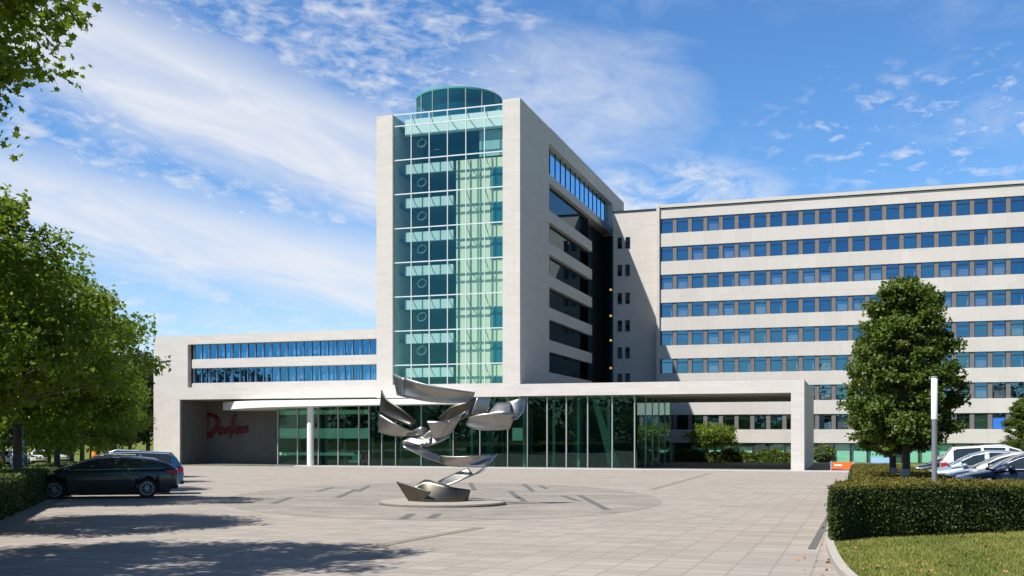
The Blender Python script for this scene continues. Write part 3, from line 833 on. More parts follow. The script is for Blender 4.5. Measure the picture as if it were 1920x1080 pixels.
# ground floor glazing
m = MB()
for b in range(nb + 1):
    x = X0b + b * BAY - .2; m.box(x - .07, x + .07, YR + .14, YR + .32, GZ + .06, .84)
m.box(RX0, RX1, YR + .15, YR + .31, .70, .838)
m.build('ground_mullion', FRAME, rw)
m = MB(); m.box(RX0, RX1, YR + .33, YR + .35, GZ + .06, .84); m.build('ground_glass', glass('ground_glass', (.78, .95, .88), (.8, .9, .9), .05), rw)
m = MB()
for b in range(nb):
    if random.random() < .82: m.box(X0b + b * BAY - .1, X0b + (b + 1) * BAY - .3, YR + .5, YR + .54, GZ + .06, .8)
m.build('curtain', plain('pale_curtain', (.70, .80, .74), .8), rw)
m = MB(); m.box(RX0, RX1, YR + .9, YR + .95, GZ, .84); m.build('ground_back', INT_MID, rw)

# ------------------------------------------------------------------ sculpture of bent steel sheets on a low disc
def mat_steel(name='brushed_steel', c1=(.30, .285, .265), c2=(.45, .435, .415)):
    m, nt, out = new_mat(name)
    p = OBJ(nt); x, y, z = SEP(nt, p)
    br = NOISE(nt, COMB(nt, MA(nt, 'MULTIPLY', x, 2.0), MA(nt, 'MULTIPLY', y, 2.0), MA(nt, 'MULTIPLY', z, 60.0)), 1.0, 4)
    sm = NOISE(nt, p, 2.5, 4)
    BSDF(nt, out, MIX(nt, sm, c1, c2), RANGE(nt, br, .2, .8, .30, .48), 1.0, .5, BUMP(nt, sm, .12, .03)); return m
STEEL = mat_steel(); BROWN = mat_steel('brown_steel', (.085, .078, .064), (.155, .142, .120))  # BROWN: darker brown tone given to some of the blades
sc0 = ground(830, 946); SD = -sc0.x * SA + sc0.y * CA
sculp = thing('steel_sculpture', 'abstract sculpture of bent brushed steel sheets balanced on a low round stone disc', 'sculpture', sc0)
m = MB(); rr = 118 * SD / FPX
m.lathe([(rr - .02, -.15), (rr - .02, .085), (.2, .086)], (sc0.x, sc0.y, sc0.z + .02), 64)
m.build('base_disc', plain('disc_stone', (.30, .265, .225), .8, var=.25, scale=5), sculp)
m = MB(); m.lathe([(rr + .01, -.2), (rr + .01, .05), (rr - .03, .082), (rr - .10, .082), (rr - .10, -.2)], (sc0.x, sc0.y, sc0.z + .02), 64); m.f = m.f[:-2]; m.mi = m.mi[:-2]
m.build('disc_rim', plain('rim_stone', (.12, .11, .10), .8, var=.3, scale=8), sculp)
def SP(cx, cy, dd): return at(690 + cx / 3.725, 690 + cy / 3.725, SD + dd)
def blade(rail_a, rail_b, n=14, k=6, bow=0.0, thick=.035, mat=None):
    """sheet between two rails, bowed, with real thickness"""
    bow *= .22
    A = smooth_rs([SP(*p) for p in rail_a], n); B = smooth_rs([SP(*p) for p in rail_b], n)
    fw = Vector((-SA, CA, 0))
    G = [[A[i].lerp(B[i], j / k) + fw * bow * math.sin(math.pi * j / k) for j in range(k + 1)] for i in range(n + 1)]
    m = MB(); v = [p for r in G for p in r]; f = []
    for i in range(n):
        for j in range(k): f.append((i * (k + 1) + j, i * (k + 1) + j + 1, (i + 1) * (k + 1) + j + 1, (i + 1) * (k + 1) + j))
    m.add(v, f)
    o = m.build('steel_blade', mat or STEEL, sculp, True)
    s = o.modifiers.new('thickness', 'SOLIDIFY'); s.thickness = thick; s.offset = 0; s.use_rim = True
    return o
def smooth_rs(pts, n):
    if len(pts) == 2: q = [pts[0].lerp(pts[1], i / 20) for i in range(21)]
    else: q = smooth_poly(pts, 8)
    L = [0]
    for a, b in zip(q[:-1], q[1:]): L.append(L[-1] + (b - a).length)
    out = []; j = 0
    for i in range(n + 1):
        s = L[-1] * i / n
        while j < len(L) - 2 and L[j + 1] < s: j += 1
        out.append(q[j].lerp(q[j + 1], (s - L[j]) / max(1e-6, L[j + 1] - L[j])))
    return out
blade([(200, 795, -.1), (330, 830, -.45), (440, 870, -.62)], [(292, 938, .05), (330, 942, -.15), (372, 945, -.3)], bow=-.05, mat=BROWN)          # foot, left
blade([(312, 838, -.40), (398, 780, -.2), (480, 800, -.35), (590, 832, -.45), (715, 850, .1)], [(372, 945, -.3), (420, 946, -.5), (500, 946, -.55), (600, 945, -.45), (690, 942, .0)], bow=-.12, mat=BROWN)   # foot, front
blade([(485, 795, .1), (590, 745, .05), (700, 698, .0)], [(552, 822, -.35), (650, 785, -.3), (735, 745, -.15)])                       # lower strut
blade([(905, 600, .35), (860, 650, .05), (800, 720, -.05)], [(828, 692, -.3), (790, 725, -.28), (705, 758, -.1)])                       # middle shell, turned end
blade([(500, 612, .0), (600, 618, -.25), (740, 614, -.35), (905, 601, .35)], [(522, 668, .1), (600, 690, -.15), (720, 693, -.3), (828, 692, -.3)], bow=.16)   # middle shell
blade([(240, 512, .1), (380, 560, -.1), (492, 602, .0)], [(246, 552, -.3), (400, 625, -.35), (525, 670, .05)])                          # bright strut
blade([(240, 510, .1), (310, 480, .2), (375, 478, .1)], [(380, 545, .0), (420, 545, -.1), (450, 536, -.15)], bow=.1)                   # knuckle
blade([(375, 480, .1), (425, 440, .0), (470, 420, -.05)], [(440, 540, -.15), (520, 510, -.1), (572, 480, .0)], bow=.12)
blade([(412, 372, -.25), (490, 372, -.3), (562, 372, -.2)], [(462, 500, -.1), (480, 500, -.12), (505, 492, -.1)], bow=-.08)            # beige facet
blade([(562, 372, -.2), (620, 340, .0), (690, 300, .15)], [(500, 498, -.1), (580, 455, .0), (605, 390, .1)], bow=.15)
blade([(95, 155, .6), (130, 215, .3), (240, 290, .0), (335, 372, -.1)], [(78, 316, .5), (130, 345, .3), (220, 380, .05), (306, 404, -.1)], bow=.25, mat=BROWN)   # left blade
blade([(76, 318, -.1), (180, 382, -.45), (300, 438, -.4), (360, 425, -.2)], [(74, 446, .2), (160, 470, -.1), (260, 474, -.2), (345, 466, -.1)], bow=-.2)    # lower left blade
blade([(320, 432, -.2), (375, 410, -.3), (416, 425, -.1)], [(330, 470, -.1), (375, 470, -.3), (400, 452, -.1)], bow=-.15)
blade([(174, 38, .5), (250, 70, .1)], [(204, 190, .55), (245, 202, .1)], bow=.1)                                                         # top blade, folded tip
blade([(250, 62, .1), (340, 95, -.2), (470, 128, -.35), (600, 150, -.3), (746, 170, .1)], [(230, 198, .15), (340, 222, -.1), (450, 240, -.2), (600, 246, -.2), (722, 236, .1)], bow=.28)  # top blade
blade([(490, 350, .35), (580, 272, .2), (680, 240, .1), (762, 206, .1)], [(540, 385, .3), (620, 375, .2), (690, 340, .1), (722, 326, .05)], bow=.2, mat=BROWN)
blade([(762, 205, .1), (862, 205, .25)], [(720, 326, .05), (830, 326, .2)], bow=-.12)
blade([(700, 345, -.1), (800, 320, -.3), (920, 315, -.35), (1032, 312, -.1)], [(682, 402, .0), (760, 432, -.2), (880, 436, -.25), (988, 430, .0)], bow=.2)  # right piece, front
blade([(855, 305, .3), (900, 250, .35), (950, 242, .3), (1000, 244, .25)], [(845, 318, .0), (900, 316, -.1), (950, 316, -.15), (1000, 314, -.1)], bow=-.12)
blade([(968, 240, .35), (1050, 215, .3), (1098, 204, .4)], [(1010, 360, -.1), (1045, 355, .0), (1088, 305, .3)], bow=.2)

# ------------------------------------------------------------------ trees
LEAF_M = leafy('maple_leaf', (.030, .068, .006), (.21, .30, .020), .40)
LEAF_D = leafy('hornbeam_leaf', (.018, .044, .004), (.115, .165, .014), .26)
LEAF_F = leafy('far_leaf', (.022, .045, .012), (.060, .095, .025), .2)
BARK = plain('bark', (.085, .07, .055), .9, var=.35, scale=6)
BARK_W = plain('pale_bark', (.42, .38, .34), .9, var=.2, scale=8)
def crown_points(rng, n, rx, rz, zc, clump, ncl, shape='round', hollow=.45, lump=.22):
    """clumps of leaves spread through the crown's volume with an uneven outline"""
    ph = rng.uniform(0, 6.28, 8)
    def lumpf(d): 
        a = np.arctan2(d[:, 1], d[:, 0]); e = d[:, 2]
        return 1 + lump * (np.sin(3 * a + ph[0] + 2 * e) * .5 + np.sin(5 * a + ph[1] - 4 * e) * .35 + np.sin(7 * e + ph[2] + a) * .45)
    d = rng.normal(size=(ncl, 3)); d /= np.linalg.norm(d, axis=1)[:, None]
    rr = rng.uniform(hollow ** 3, 1, ncl) ** (1 / 3) * lumpf(d)
    c = d * rr[:, None]
    if shape == 'egg':                       # broad low, narrow top, nearly flat underneath
        t = rng.uniform(-1, 1, ncl); a = rng.uniform(0, 6.283, ncl)
        pr = np.interp(t, [-1, -.85, -.5, -.1, .3, .65, .88, 1], [.60, .90, 1.0, .97, .86, .68, .46, .16])
        q = np.sqrt(rng.uniform(hollow ** 2, 1, ncl)) * (lumpf(d) * .5 + .5) * pr
        top = rng.uniform(size=ncl) < .12; q[top] *= rng.uniform(0, 1, top.sum())
        c = np.column_stack([np.cos(a) * q, np.sin(a) * q, t]); d = np.column_stack([np.cos(a), np.sin(a), t * .6])
    if shape == 'old':
        w = 1.0 - .36 * np.clip((c[:, 2] + .25), -.3, 1.3); c[:, 0] *= w; c[:, 1] *= w
    c = c * np.array([rx, rx, rz]) + np.array([0, 0, zc])
    per = np.maximum(3, (rng.gamma(2.2, 1, ncl) * n / ncl / 2.2).astype(int))
    cid = np.repeat(np.arange(ncl), per)
    off = np.clip(rng.normal(size=(len(cid), 3)), -1.7, 1.7) * clump * np.array([1, 1, .55])
    sz = rng.uniform(.6, 1.5, ncl)[cid][:, None]
    P = c[cid] + off * sz
    outv = d[cid] * .7
    return P, c, outv
def make_tree(name, label, cat, seed, H, rx, rz, zc, n, leaf, ncl, clump, mat, trunk_r=.14, shape='round', lobed=False, bark=BARK, limbs=26, hollow=.45, lump=.22, group=None):
    rng = np.random.default_rng(seed); rd = random.Random(seed)
    root = thing(name, label, cat, (0, 0, 0), 0, group)
    P, c, outv = crown_points(rng, n, rx, rz, zc, clump, ncl, shape, hollow, lump)
    V, F = leaves(P, leaf, rng, .5, outv, lobed=lobed)
    np_mesh('crown', V, F, mat, root)
    m = MB()
    pts = [(0, 0, -.25), (.02, 0, .0), (.03, .02, zc - rz * .9)]; rad = [trunk_r * 1.35, trunk_r * 1.1, trunk_r * .85]
    x = y = .03
    for i in range(1, 6):
        x += rd.uniform(-.1, .1); y += rd.uniform(-.1, .1); pts.append((x, y, zc - rz * .9 + (rz * 1.6) * i / 5)); rad.append(trunk_r * (.8 - .15 * i))
    m.tube(pts, rad, 10)
    pick = rng.choice(len(c), min(limbs, len(c)), replace=False)
    for i in pick:
        e = Vector(c[i]); z0 = min(max(zc - rz * .8, e.z - .45 * Vector((e.x, e.y)).length - .2), zc + rz * .5)
        s = Vector((.03, .02, z0)); mid = s.lerp(e, .5) + Vector((rd.uniform(-.2, .2), rd.uniform(-.2, .2), rd.uniform(-.05, .3)))
        m.tube([s, mid, e], [trunk_r * .38, trunk_r * .22, trunk_r * .07], 5)
    m.build('trunk', bark, root, True)
    return root
row_g = 'row of trees along the left hedge'
def T(i): return Vector((-17.6, 16.6, 0)) + Vector((-6.0, 8.4, 0)) * (i - 1)
def on(p): return (p.x, p.y, gz(p.y))
t2 = make_tree('maple_tree', 'large leafy tree standing over the dark estate car, its crown filling the left edge', 'tree', 11, 8, 3.2, 2.4, 4.3, 48000, .122, 240, .30, LEAF_M, .13, lobed=False, hollow=.35, group=row_g)
t2.location = on(T(1)); t2.rotation_euler = (0, 0, .6)
t1 = make_tree('maple_tree', 'nearest tree, only its hanging lobed leaves showing in the top left corner', 'tree', 23, 9, 3.5, 2.3, 7.15, 38000, .125, 330, .26, LEAF_M, .14, lobed=True, hollow=.3, group=row_g)
t1.location = on(Vector((-12.8, 8.75, 0)))
put_copy(t2, on(T(2)), 2.2, 'second visible tree of the left row, rising behind the parked cars', 1.08)
put_copy(t2, on(T(3)), 4.0, 'third visible tree of the left row, behind the dark estate car', .95)
put_copy(t2, on(T(4)), 5.3, 'fourth visible tree of the left row, left of the low stone wing', .92)
put_copy(t2, on(T(5)), 1.3, 'farthest tree of the left row, close to the corner of the low stone wing', .9)
# second row and far trees behind
tf = make_tree('broadleaf_tree', 'dark tree in the back row seen under the crowns at the far left edge', 'tree', 31, 12, 4.2, 4.6, 6.2, 9000, .34, 260, .42, LEAF_F, .2, hollow=.4, group='back row of dark trees on the left')
tf.location = at(5, 800, 92); tf.location.z = gz(tf.location.y)
bk = [(45, 100, 1.0, 'behind the blue post'), (92, 108, .9, 'behind the small dark trunks'), (135, 96, 1.05, 'behind the bonnet of the estate car'), (172, 112, 1.1, 'behind the orange bin'),
      (208, 118, 1.15, 'left of the slim pale lamp pole'), (244, 122, 1.2, 'right of the slim pale lamp pole'), (278, 128, 1.3, 'touching the corner of the low stone wing'), (-40, 96, 1.1, 'cut by the left picture edge')]
for i, (px, d, s_, w) in enumerate(bk):
    p = at(px, 800, d); put_copy(tf, (p.x, p.y, gz(p.y)), i * 1.7, 'dark tree of the left back row, ' + w, s_)
for i, (px, s_) in enumerate(((330, .97), (355, 1.03), (382, .98))):
    p = at(px, 700, 142); put_copy(tf, (p.x, p.y, GZ), i * 2.1 + .4, 'treetop peeping over the roof of the low wing, ' + ('leftmost', 'the tallest', 'rightmost')[i] + ' of three', s_ * 1.29, 'treetops behind the low wing')
# right clipped trees
hg = 'dense clipped trees in the right hedge'
ta = make_tree('clipped_tree', 'dense egg shaped tree with pale trunk base in the hedge by the lamp post', 'tree', 41, 6, 1.27, 2.02, 3.74, 54000, .085, 460, .105, LEAF_D, .10, shape='egg', hollow=.5, lump=.12, group=hg)
p = at(1697, 897, 25.2); ta.location = (p.x, p.y, gz(p.y) + .0)
p = at(1676, 885, 29.0); tb = put_copy(ta, (p.x, p.y, gz(p.y)), 2.4, 'second dense tree just behind the egg shaped one, its thin trunk to the left', .98)
p = at(1925, 860, 60); tc = put_copy(ta, (p.x, p.y, gz(p.y)), 1.0, 'small green tree cut by the right picture edge behind the cars', (1.0, 1.0, .82), 'trees by the car park')
mw = MB(); mw.lathe([(.118, 0.3), (.114, 1.1), (.106, 1.25)], (0, 0, 0), 12)
for q in (ta, tb):
    o = mw.build('painted_trunk_base', BARK_W, None); o.location = (0, 0, 0); o.parent = q
# courtyard tree
tq = make_tree('courtyard_tree', 'small spreading tree behind the courtyard hedge, seen through the stone frame', 'tree', 57, 4, 2.9, 1.35, 2.95, 4200, .26, 70, .36, LEAF_M, .10, hollow=.2, lump=.35)
p = at(1340, 860, 118.4); tq.location = (p.x, p.y, GZ)
# trees behind the camera, mirrored in the glass
rng = np.random.default_rng(77)
c = np.column_stack([rng.uniform(-130, 90, 900), rng.normal(-62, 5, 900), rng.uniform(.5, 11, 900) * (1 + .25 * np.sin(rng.uniform(0, 6.28, 900)))])
cid = np.repeat(np.arange(900), 26); P = c[cid] + rng.normal(size=(len(cid), 3)) * 1.5
V, F = leaves(P, 1.1, rng, .4)
tag(np_mesh('far_woods', V, F, LEAF_F), 'belt of dark trees across the road, mirrored in the glass', 'woods', kind='stuff')

# ------------------------------------------------------------------ hedges
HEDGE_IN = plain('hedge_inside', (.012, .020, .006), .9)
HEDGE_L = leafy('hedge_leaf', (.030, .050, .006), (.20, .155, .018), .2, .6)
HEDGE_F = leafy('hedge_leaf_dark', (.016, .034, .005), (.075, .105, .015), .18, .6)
HEDGE_S = leafy('hedge_leaf_green', (.022, .045, .007), (.085, .12, .018), .2, .6)
def hedge(name, label, poly, hfun, dens, leaf, mat, seed, near=None, topmat=None):
    """clipped hedge: solid dark inside, leaf-sized faces over every side and the top"""
    rng = np.random.default_rng(seed)
    root = thing(name, label, 'hedge', (poly[0][0], poly[0][1], gz(poly[0][1])))
    o = np.array(root.location)
    m = MB()
    cx = sum(p[0] for p in poly) / len(poly); 
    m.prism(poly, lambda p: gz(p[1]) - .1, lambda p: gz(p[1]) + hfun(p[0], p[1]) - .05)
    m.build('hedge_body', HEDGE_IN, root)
    pts = []; outs = []
    A = np.array(poly); lo, hi = A.min(0), A.max(0)
    na = int((hi - lo).prod() * dens)
    P = rng.uniform(lo, hi, (na, 2)); P = P[inside(poly, P)]
    if near is not None:
        dist = np.hypot(P[:, 0], P[:, 1]); P = P[rng.uniform(size=len(P)) < np.clip(near / dist, .05, 1)]
    z = np.array([gz(q[1]) + hfun(q[0], q[1]) for q in P]) + rng.normal(-.01, .028, len(P)) + .03 * np.sin(P[:, 0] * 3.1) * np.sin(P[:, 1] * 2.3)
    pts.append(np.column_stack([P, z])); outs.append(np.tile([0, 0, .8], (len(P), 1)))
    n = len(poly); area = sum(poly[i][0] * poly[(i + 1) % n][1] - poly[(i + 1) % n][0] * poly[i][1] for i in range(n))
    for i in range(n):
        a, b = np.array(poly[i]), np.array(poly[(i + 1) % n]); L = np.hypot(*(b - a))
        k = int(L * 1.0 * dens * 1.25); t = rng.uniform(size=k)
        nr = np.array([(b - a)[1], -(b - a)[0]]) / max(L, 1e-6) * (1 if area > 0 else -1)
        q = a + (b - a) * t[:, None]
        if near is not None:
            keep = rng.uniform(size=k) < np.clip(near / np.hypot(q[:, 0], q[:, 1]), .05, 1); q = q[keep]; k = len(q)
        zz = rng.uniform(size=k); hh = np.array([hfun(*r) for r in q]); g0 = np.array([gz(r[1]) for r in q])
        q = q + nr * (rng.normal(.01, .03, k) + np.where(rng.uniform(size=k) < .03, .05, 0) + .035 * np.sin(q[:, 0] * 4 + zz * 5) * np.sin(q[:, 1] * 3.3))[:, None]
        pts.append(np.column_stack([q, g0 + zz * hh])); outs.append(np.tile([nr[0], nr[1], .1], (k, 1)))
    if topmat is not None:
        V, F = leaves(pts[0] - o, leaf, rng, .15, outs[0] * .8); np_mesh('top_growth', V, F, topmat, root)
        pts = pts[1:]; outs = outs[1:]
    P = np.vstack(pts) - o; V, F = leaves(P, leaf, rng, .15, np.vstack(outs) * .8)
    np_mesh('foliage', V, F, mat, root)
    return root
rh = lambda x, y: 1.02 - .10 * max(0, min(1, (x - 1.5) / 4))
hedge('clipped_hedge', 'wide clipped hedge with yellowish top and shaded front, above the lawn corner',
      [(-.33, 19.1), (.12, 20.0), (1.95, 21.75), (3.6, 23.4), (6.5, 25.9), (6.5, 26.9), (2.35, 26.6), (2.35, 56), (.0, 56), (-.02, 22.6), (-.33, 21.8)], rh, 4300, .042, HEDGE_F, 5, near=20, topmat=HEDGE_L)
la, lb = hl(-22), hl(34)
lh = [tuple(hl(-22)[:2]), tuple(hl(34)[:2]), tuple(hl(34, 1.5)[:2]), tuple(hl(-22, 1.5)[:2])]
hedge('clipped_hedge', 'long low hedge along the left parking bays in front of the estate car bonnet', lh, lambda x, y: .92, 900, .075, HEDGE_S, 6, near=26)
lh2 = [tuple(hl(-6, 5.5)[:2]), tuple(hl(46, 5.5)[:2]), tuple(hl(46, 6.9)[:2]), tuple(hl(-6, 6.9)[:2])]
hedge('clipped_hedge', 'second low hedge behind the tree trunks on the left', lh2, lambda x, y: .95, 300, .12, HEDGE_L, 8, near=40)
hx0 = xat(1266, 119)
hedge('courtyard_hedge', 'loose leafy hedge in the courtyard seen through the stone frame', [(hx0, 119.0), (EX0 + .6, 119.0), (EX0 + .6, 121.6), (hx0, 121.6)],
      lambda x, y: 1.15 + .22 * math.sin(x * 1.3) + .15 * math.sin(x * 3.7 + 1), 190, .26, leafy('courtyard_leaf', (.04, .08, .008), (.16, .22, .03), .3), 9)
rng = np.random.default_rng(91)
bp = at(1543, 870, 115.8); bush = thing('round_bush', 'round clipped bush beside the end wall of the stone frame', 'bush', (bp.x, bp.y, GZ))
P, cc, ov_ = crown_points(rng, 2600, 1.25, 1.05, 1.0, .14, 170, hollow=.7, lump=.06); V, F = leaves(P, .16, rng, .4, ov_)
np_mesh('foliage', V, F, bpy.data.materials['courtyard_leaf'], bush)
m = MB(); m.lathe([(.3, 0), (1.0, .35), (1.12, 1.0), (.8, 1.65), (.2, 1.9)], (bp.x, bp.y, GZ), 14); m.build('bush_body', HEDGE_IN, bush)

# ------------------------------------------------------------------ cars
TYRE = plain('tyre', (.02, .02, .02), .8); RIM = plain('alloy_rim', (.42, .43, .44), .35, .8)
CGL = plain('car_glass', (.02, .03, .036), .03, 0, 1.0, coat=1.0); HLM = plain('headlight_glass', (.75, .77, .8), .12, 0, .8); TLM = plain('tail_light', (.35, .008, .012), .2)
TRIM = plain('black_trim', (.015, .015, .016), .5); PLATE = plain('plate', (.7, .7, .68), .5)
def paint(name, col, metal=.3): return plain(name, col, .32, metal, .5, .04, 1.0, coat=1.0)
def interp(x, tab):
    for (x0, y0), (x1, y1) in zip(tab[:-1], tab[1:]):
        if x <= x1: 
            t = (x - x0) / (x1 - x0); t = max(0, min(1, t)); return y0 + (y1 - y0) * t
    return tab[-1][1]
def make_car(name, label, cat, kind, pm, group=None):
    """nose at +x, length along x, stands on z = 0"""
    L = {'estate': 4.75, 'saloon': 4.6, 'hatch': 4.2, 'suv': 4.65}[kind]; hw = .91 if kind != 'suv' else .94
    wr = .325 if kind != 'suv' else .36; f_ax, r_ax = L / 2 - .92, -L / 2 + .98
    H = {'estate': 1.42, 'saloon': 1.43, 'hatch': 1.48, 'suv': 1.70}[kind]; dz = .10 if kind == 'suv' else 0
    root = thing(name, label, cat, (0, 0, 0), 0, group)
    h2 = L / 2
    belt = [(-h2, .90 + dz), (-h2 + .25, .98 + dz), (0, .93 + dz), (h2 - 1.5, .90 + dz)]
    if kind == 'saloon': topl = [(-h2, .92), (-h2 + .08, 1.00), (-h2 + .7, 1.04), (-.1, .98), (h2 - 1.35, .96), (h2 - .5, .80), (h2 - .12, .68), (h2, .56)]
    else: topl = [(-h2, .95 + dz), (-h2 + .2, 1.0 + dz), (-.1, .98 + dz), (h2 - 1.25, .97 + dz), (h2 - .5, .83 + dz * 1.3), (h2 - .12, .70 + dz * 1.5), (h2, .56 + dz)]
    def zlow(x):
        z = .20 + dz + (.10 if x > h2 - .25 or x < -h2 + .25 else 0)
        for ax in (f_ax, r_ax):
            d = abs(x - ax)
            if d < wr + .07: z = max(z, wr + math.sqrt(max(0, (wr + .07) ** 2 - d * d)))
        return z
    def plan(x):
        e = max(0, (abs(x) - (h2 - .75)) / .75); return hw * (1 - .20 * e ** 2.4)
    st = sorted(set([-h2, -h2 + .03, h2 - .03, h2] + [(-h2 + L * i / 46) for i in range(47)] + [a + s * (wr + .07) for a in (f_ax, r_ax) for s in (-1, -.96, .96, 1)]))
    m = MB(); rings = []
    for x in st:
        zl, zt, w = zlow(x), interp(x, topl), plan(x); zb = min(zt - .03, zt)
        mid = max(zl + .04, .62 + dz)
        half = [(w * .90, zl), (w * 1.0, max(zl + .02, min(mid, zb - .12))), (w * .99, zb - .10), (w * .95, zb - .03), (w * .80, zt + .005), (w * .4, zt + .03), (0, zt + .035)]
        if x in (-h2, h2): half = [(a * .94, z * .94 + .035) for a, z in half]
        rings.append([(x, a, z) for a, z in half] + [(x, -a, z) for a, z in half[-2::-1]])
    k = len(rings[0]); v = [p for r in rings for p in r]; f = []
    for i in range(len(rings) - 1):
        for j in range(k - 1): f.append((i * k + j, i * k + j + 1, (i + 1) * k + j + 1, (i + 1) * k + j))
    f += [tuple(range(k - 1, -1, -1)), tuple(range((len(rings) - 1) * k, len(rings) * k))]
    m.add(v, f)
    # greenhouse
    if kind == 'estate': roof = [(-h2 + .06, 1.01), (-h2 + .30, 1.15), (-h2 + .72, 1.31), (-h2 + 1.25, H - .05), (-.35, H), (.15, H - .03), (.62, H - .16), (1.48, .97)]
    elif kind == 'saloon': roof = [(-h2 + .62, 1.03), (-h2 + 1.25, 1.30), (-h2 + 1.6, H - .04), (-.15, H), (.3, H - .03), (.68, H - .15), (1.32, .96)]
    elif kind == 'hatch': roof = [(-h2 + .04, 1.0), (-h2 + .2, 1.2), (-h2 + .5, H - .08), (-.5, H), (.0, H), (.5, H - .12), (1.2, .97)]
    else: roof = [(-h2 + .06, 1.1), (-h2 + .2, 1.38), (-h2 + .42, H - .06), (-.9, H), (.1, H), (.5, H - .12), (1.18, 1.07)]
    xa, xb = roof[0][0], roof[-1][0]
    xs_ = sorted(set([r[0] for r in roof] + [xa + (xb - xa) * i / 40 for i in range(41)]))
    gm = MB(); R2 = []
    for x in xs_:
        zr = interp(x, roof); zb = min(interp(x, topl) - .01, zr - .005); w = plan(x) * .93
        e = max(0, min(1, (zr - zb) / .45)); wt = w - .20 * e
        R2.append([(x, w, zb), (x, w * .5 + wt * .5 + .015, zb * .5 + zr * .5), (x, wt + .01, zr - .055 * e), (x, wt * .86, zr), (x, wt * .4, zr + .018 * e), (x, 0, zr + .022 * e)])
        R2[-1] += [(q[0], -q[1], q[2]) for q in R2[-1][-2::-1]]
    kk = len(R2[0])
    piers = {'estate': (.10, -.82), 'saloon': (.15, -.75), 'hatch': (.05, -.8), 'suv': (.05, -.85)}[kind]
    back = roof[2][0] - .02; frontg = [r for r in roof if r[1] < H - .1][-2][0] if False else roof[-2][0] - .35
    for i in range(len(R2) - 1):
        xm = (xs_[i] + xs_[i + 1]) / 2
        for j in range(kk - 1):
            q = [R2[i][j], R2[i][j + 1], R2[i + 1][j + 1], R2[i + 1][j]]
            side = j in (0, 1, kk - 2, kk - 3)
            rear_glass = xm < roof[2][0] - .0 and 3 <= j <= kk - 5
            wind = xm > roof[-3][0] + .06 and 3 <= j <= kk - 5
            side_glass = side and (roof[1][0] + .22 < xm < roof[-1][0] - .32) and not any(abs(xm - p) < .06 for p in piers)
            (gm if (rear_glass or wind or side_glass) else m).add(q, [(0, 1, 2, 3)])
    body = m.build('body', pm, root, True, origin=(0, 0, 0), sharp=50, weld=True)
    gm.build('window', CGL, root, True, origin=(0, 0, 0), sharp=50, weld=True)
    u = MB(); u.box(-h2 + .25, h2 - .25, -hw * .80, hw * .80, .17 + dz, .55 + dz); u.build('underbody', TRIM, root, origin=(0, 0, 0))
    for sx in (f_ax, r_ax):
        for sy in (-1, 1):
            w = MB(); w.lathe([(wr * .66, -.10), (wr * .95, -.11), (wr, -.07), (wr, .07), (wr * .95, .11), (wr * .66, .10)], (sx, sy * (hw - .12), wr), 28, 'y')
            wo = w.build('wheel', TYRE, root, True, origin=(0, 0, 0), sharp=40)
            q = MB(); yo = sy * (hw - .12 + .085)
            for s in range(10):
                an = 2 * math.pi * s / 10; q.tube([(sx, yo + sy * .02, wr), (sx + math.cos(an) * wr * .66, yo + sy * .012, wr + math.sin(an) * wr * .66)], .022, 6)
            q.lathe([(wr * .60, -.012), (wr * .69, -.012), (wr * .69, .03), (wr * .60, .03), (wr * .60, -.012)], (sx, yo, wr), 28, 'y'); q.f = q.f[:-2]; q.mi = q.mi[:-2]
            q.lathe([(.06, -.04), (.06, .04)], (sx, yo, wr), 12, 'y')
            q.build('rim', RIM, wo, origin=(0, 0, 0))
    for sy in (-1, 1):
        zt = interp(h2 - .3, topl)
        w1, w2 = plan(h2 - .06), plan(h2 - .5)
        a = MB(); a.add([(h2 - .02, sy * w1 * .60, zt - .09), (h2 - .10, sy * w1 * .98, zt - .07), (h2 - .50, sy * (w2 * .995 + .006), zt - .015), (h2 - .50, sy * (w2 * .96 + .0), zt + .03), (h2 - .15, sy * w1 * .62, zt - .0),
                         (h2 + .0, sy * w1 * .60, zt - .17), (h2 - .06, sy * w1 * 1.0, zt - .17), (h2 - .45, sy * (w2 + .006), zt - .10)],
                        [(0, 5, 6, 1), (1, 6, 7, 2), (0, 1, 4), (1, 2, 3, 4)]); a.build('headlight', HLM, root, origin=(0, 0, 0))
        w1 = plan(-h2 + .05); z0 = .78 + dz
        b = MB(); b.add([(-h2 - .012, sy * w1 * .62, z0 + .17), (-h2 - .0, sy * w1 * .97, z0 + .17), (-h2 + .40, sy * (plan(-h2 + .4) + .004), z0 + .15),
                         (-h2 - .012, sy * w1 * .62, z0), (-h2 - .0, sy * (w1 + .0), z0), (-h2 + .30, sy * (plan(-h2 + .3) + .006), z0 + .02)],
                        [(0, 3, 4, 1), (1, 4, 5, 2)]); b.build('tail_light', TLM, root, origin=(0, 0, 0))
        c_ = MB(); c_.lathe([(.02, -.06), (.085, -.05), (.09, .04), (.03, .06)], (roof[-1][0] - .42, sy * (hw + .06), 1.0 + dz), 10); c_.build('mirror', pm, root, True, origin=(0, 0, 0))
        for hx in (.0, -1.0):
            d_ = MB(); d_.box(hx - .1, hx + .1, sy * (hw * .995) - .015, sy * (hw * .995) + .02, .80 + dz, .825 + dz); d_.build('handle', TRIM, root, origin=(0, 0, 0))
        s_ = MB(); s_.tube([(roof[-2][0] - .3, sy * .60, H - .03), (0, sy * .62, H + .045), (roof[3][0] + .1, sy * .60, H + .01)], .018, 6)
        if kind in ('estate', 'suv'): s_.build('roof_rail', ALU, root, origin=(0, 0, 0))
        c2 = MB(); zz = [(x, interp(x, roof)) for x in np.linspace(roof[1][0] + .15, roof[-1][0] - .35, 16)]
        tp = []
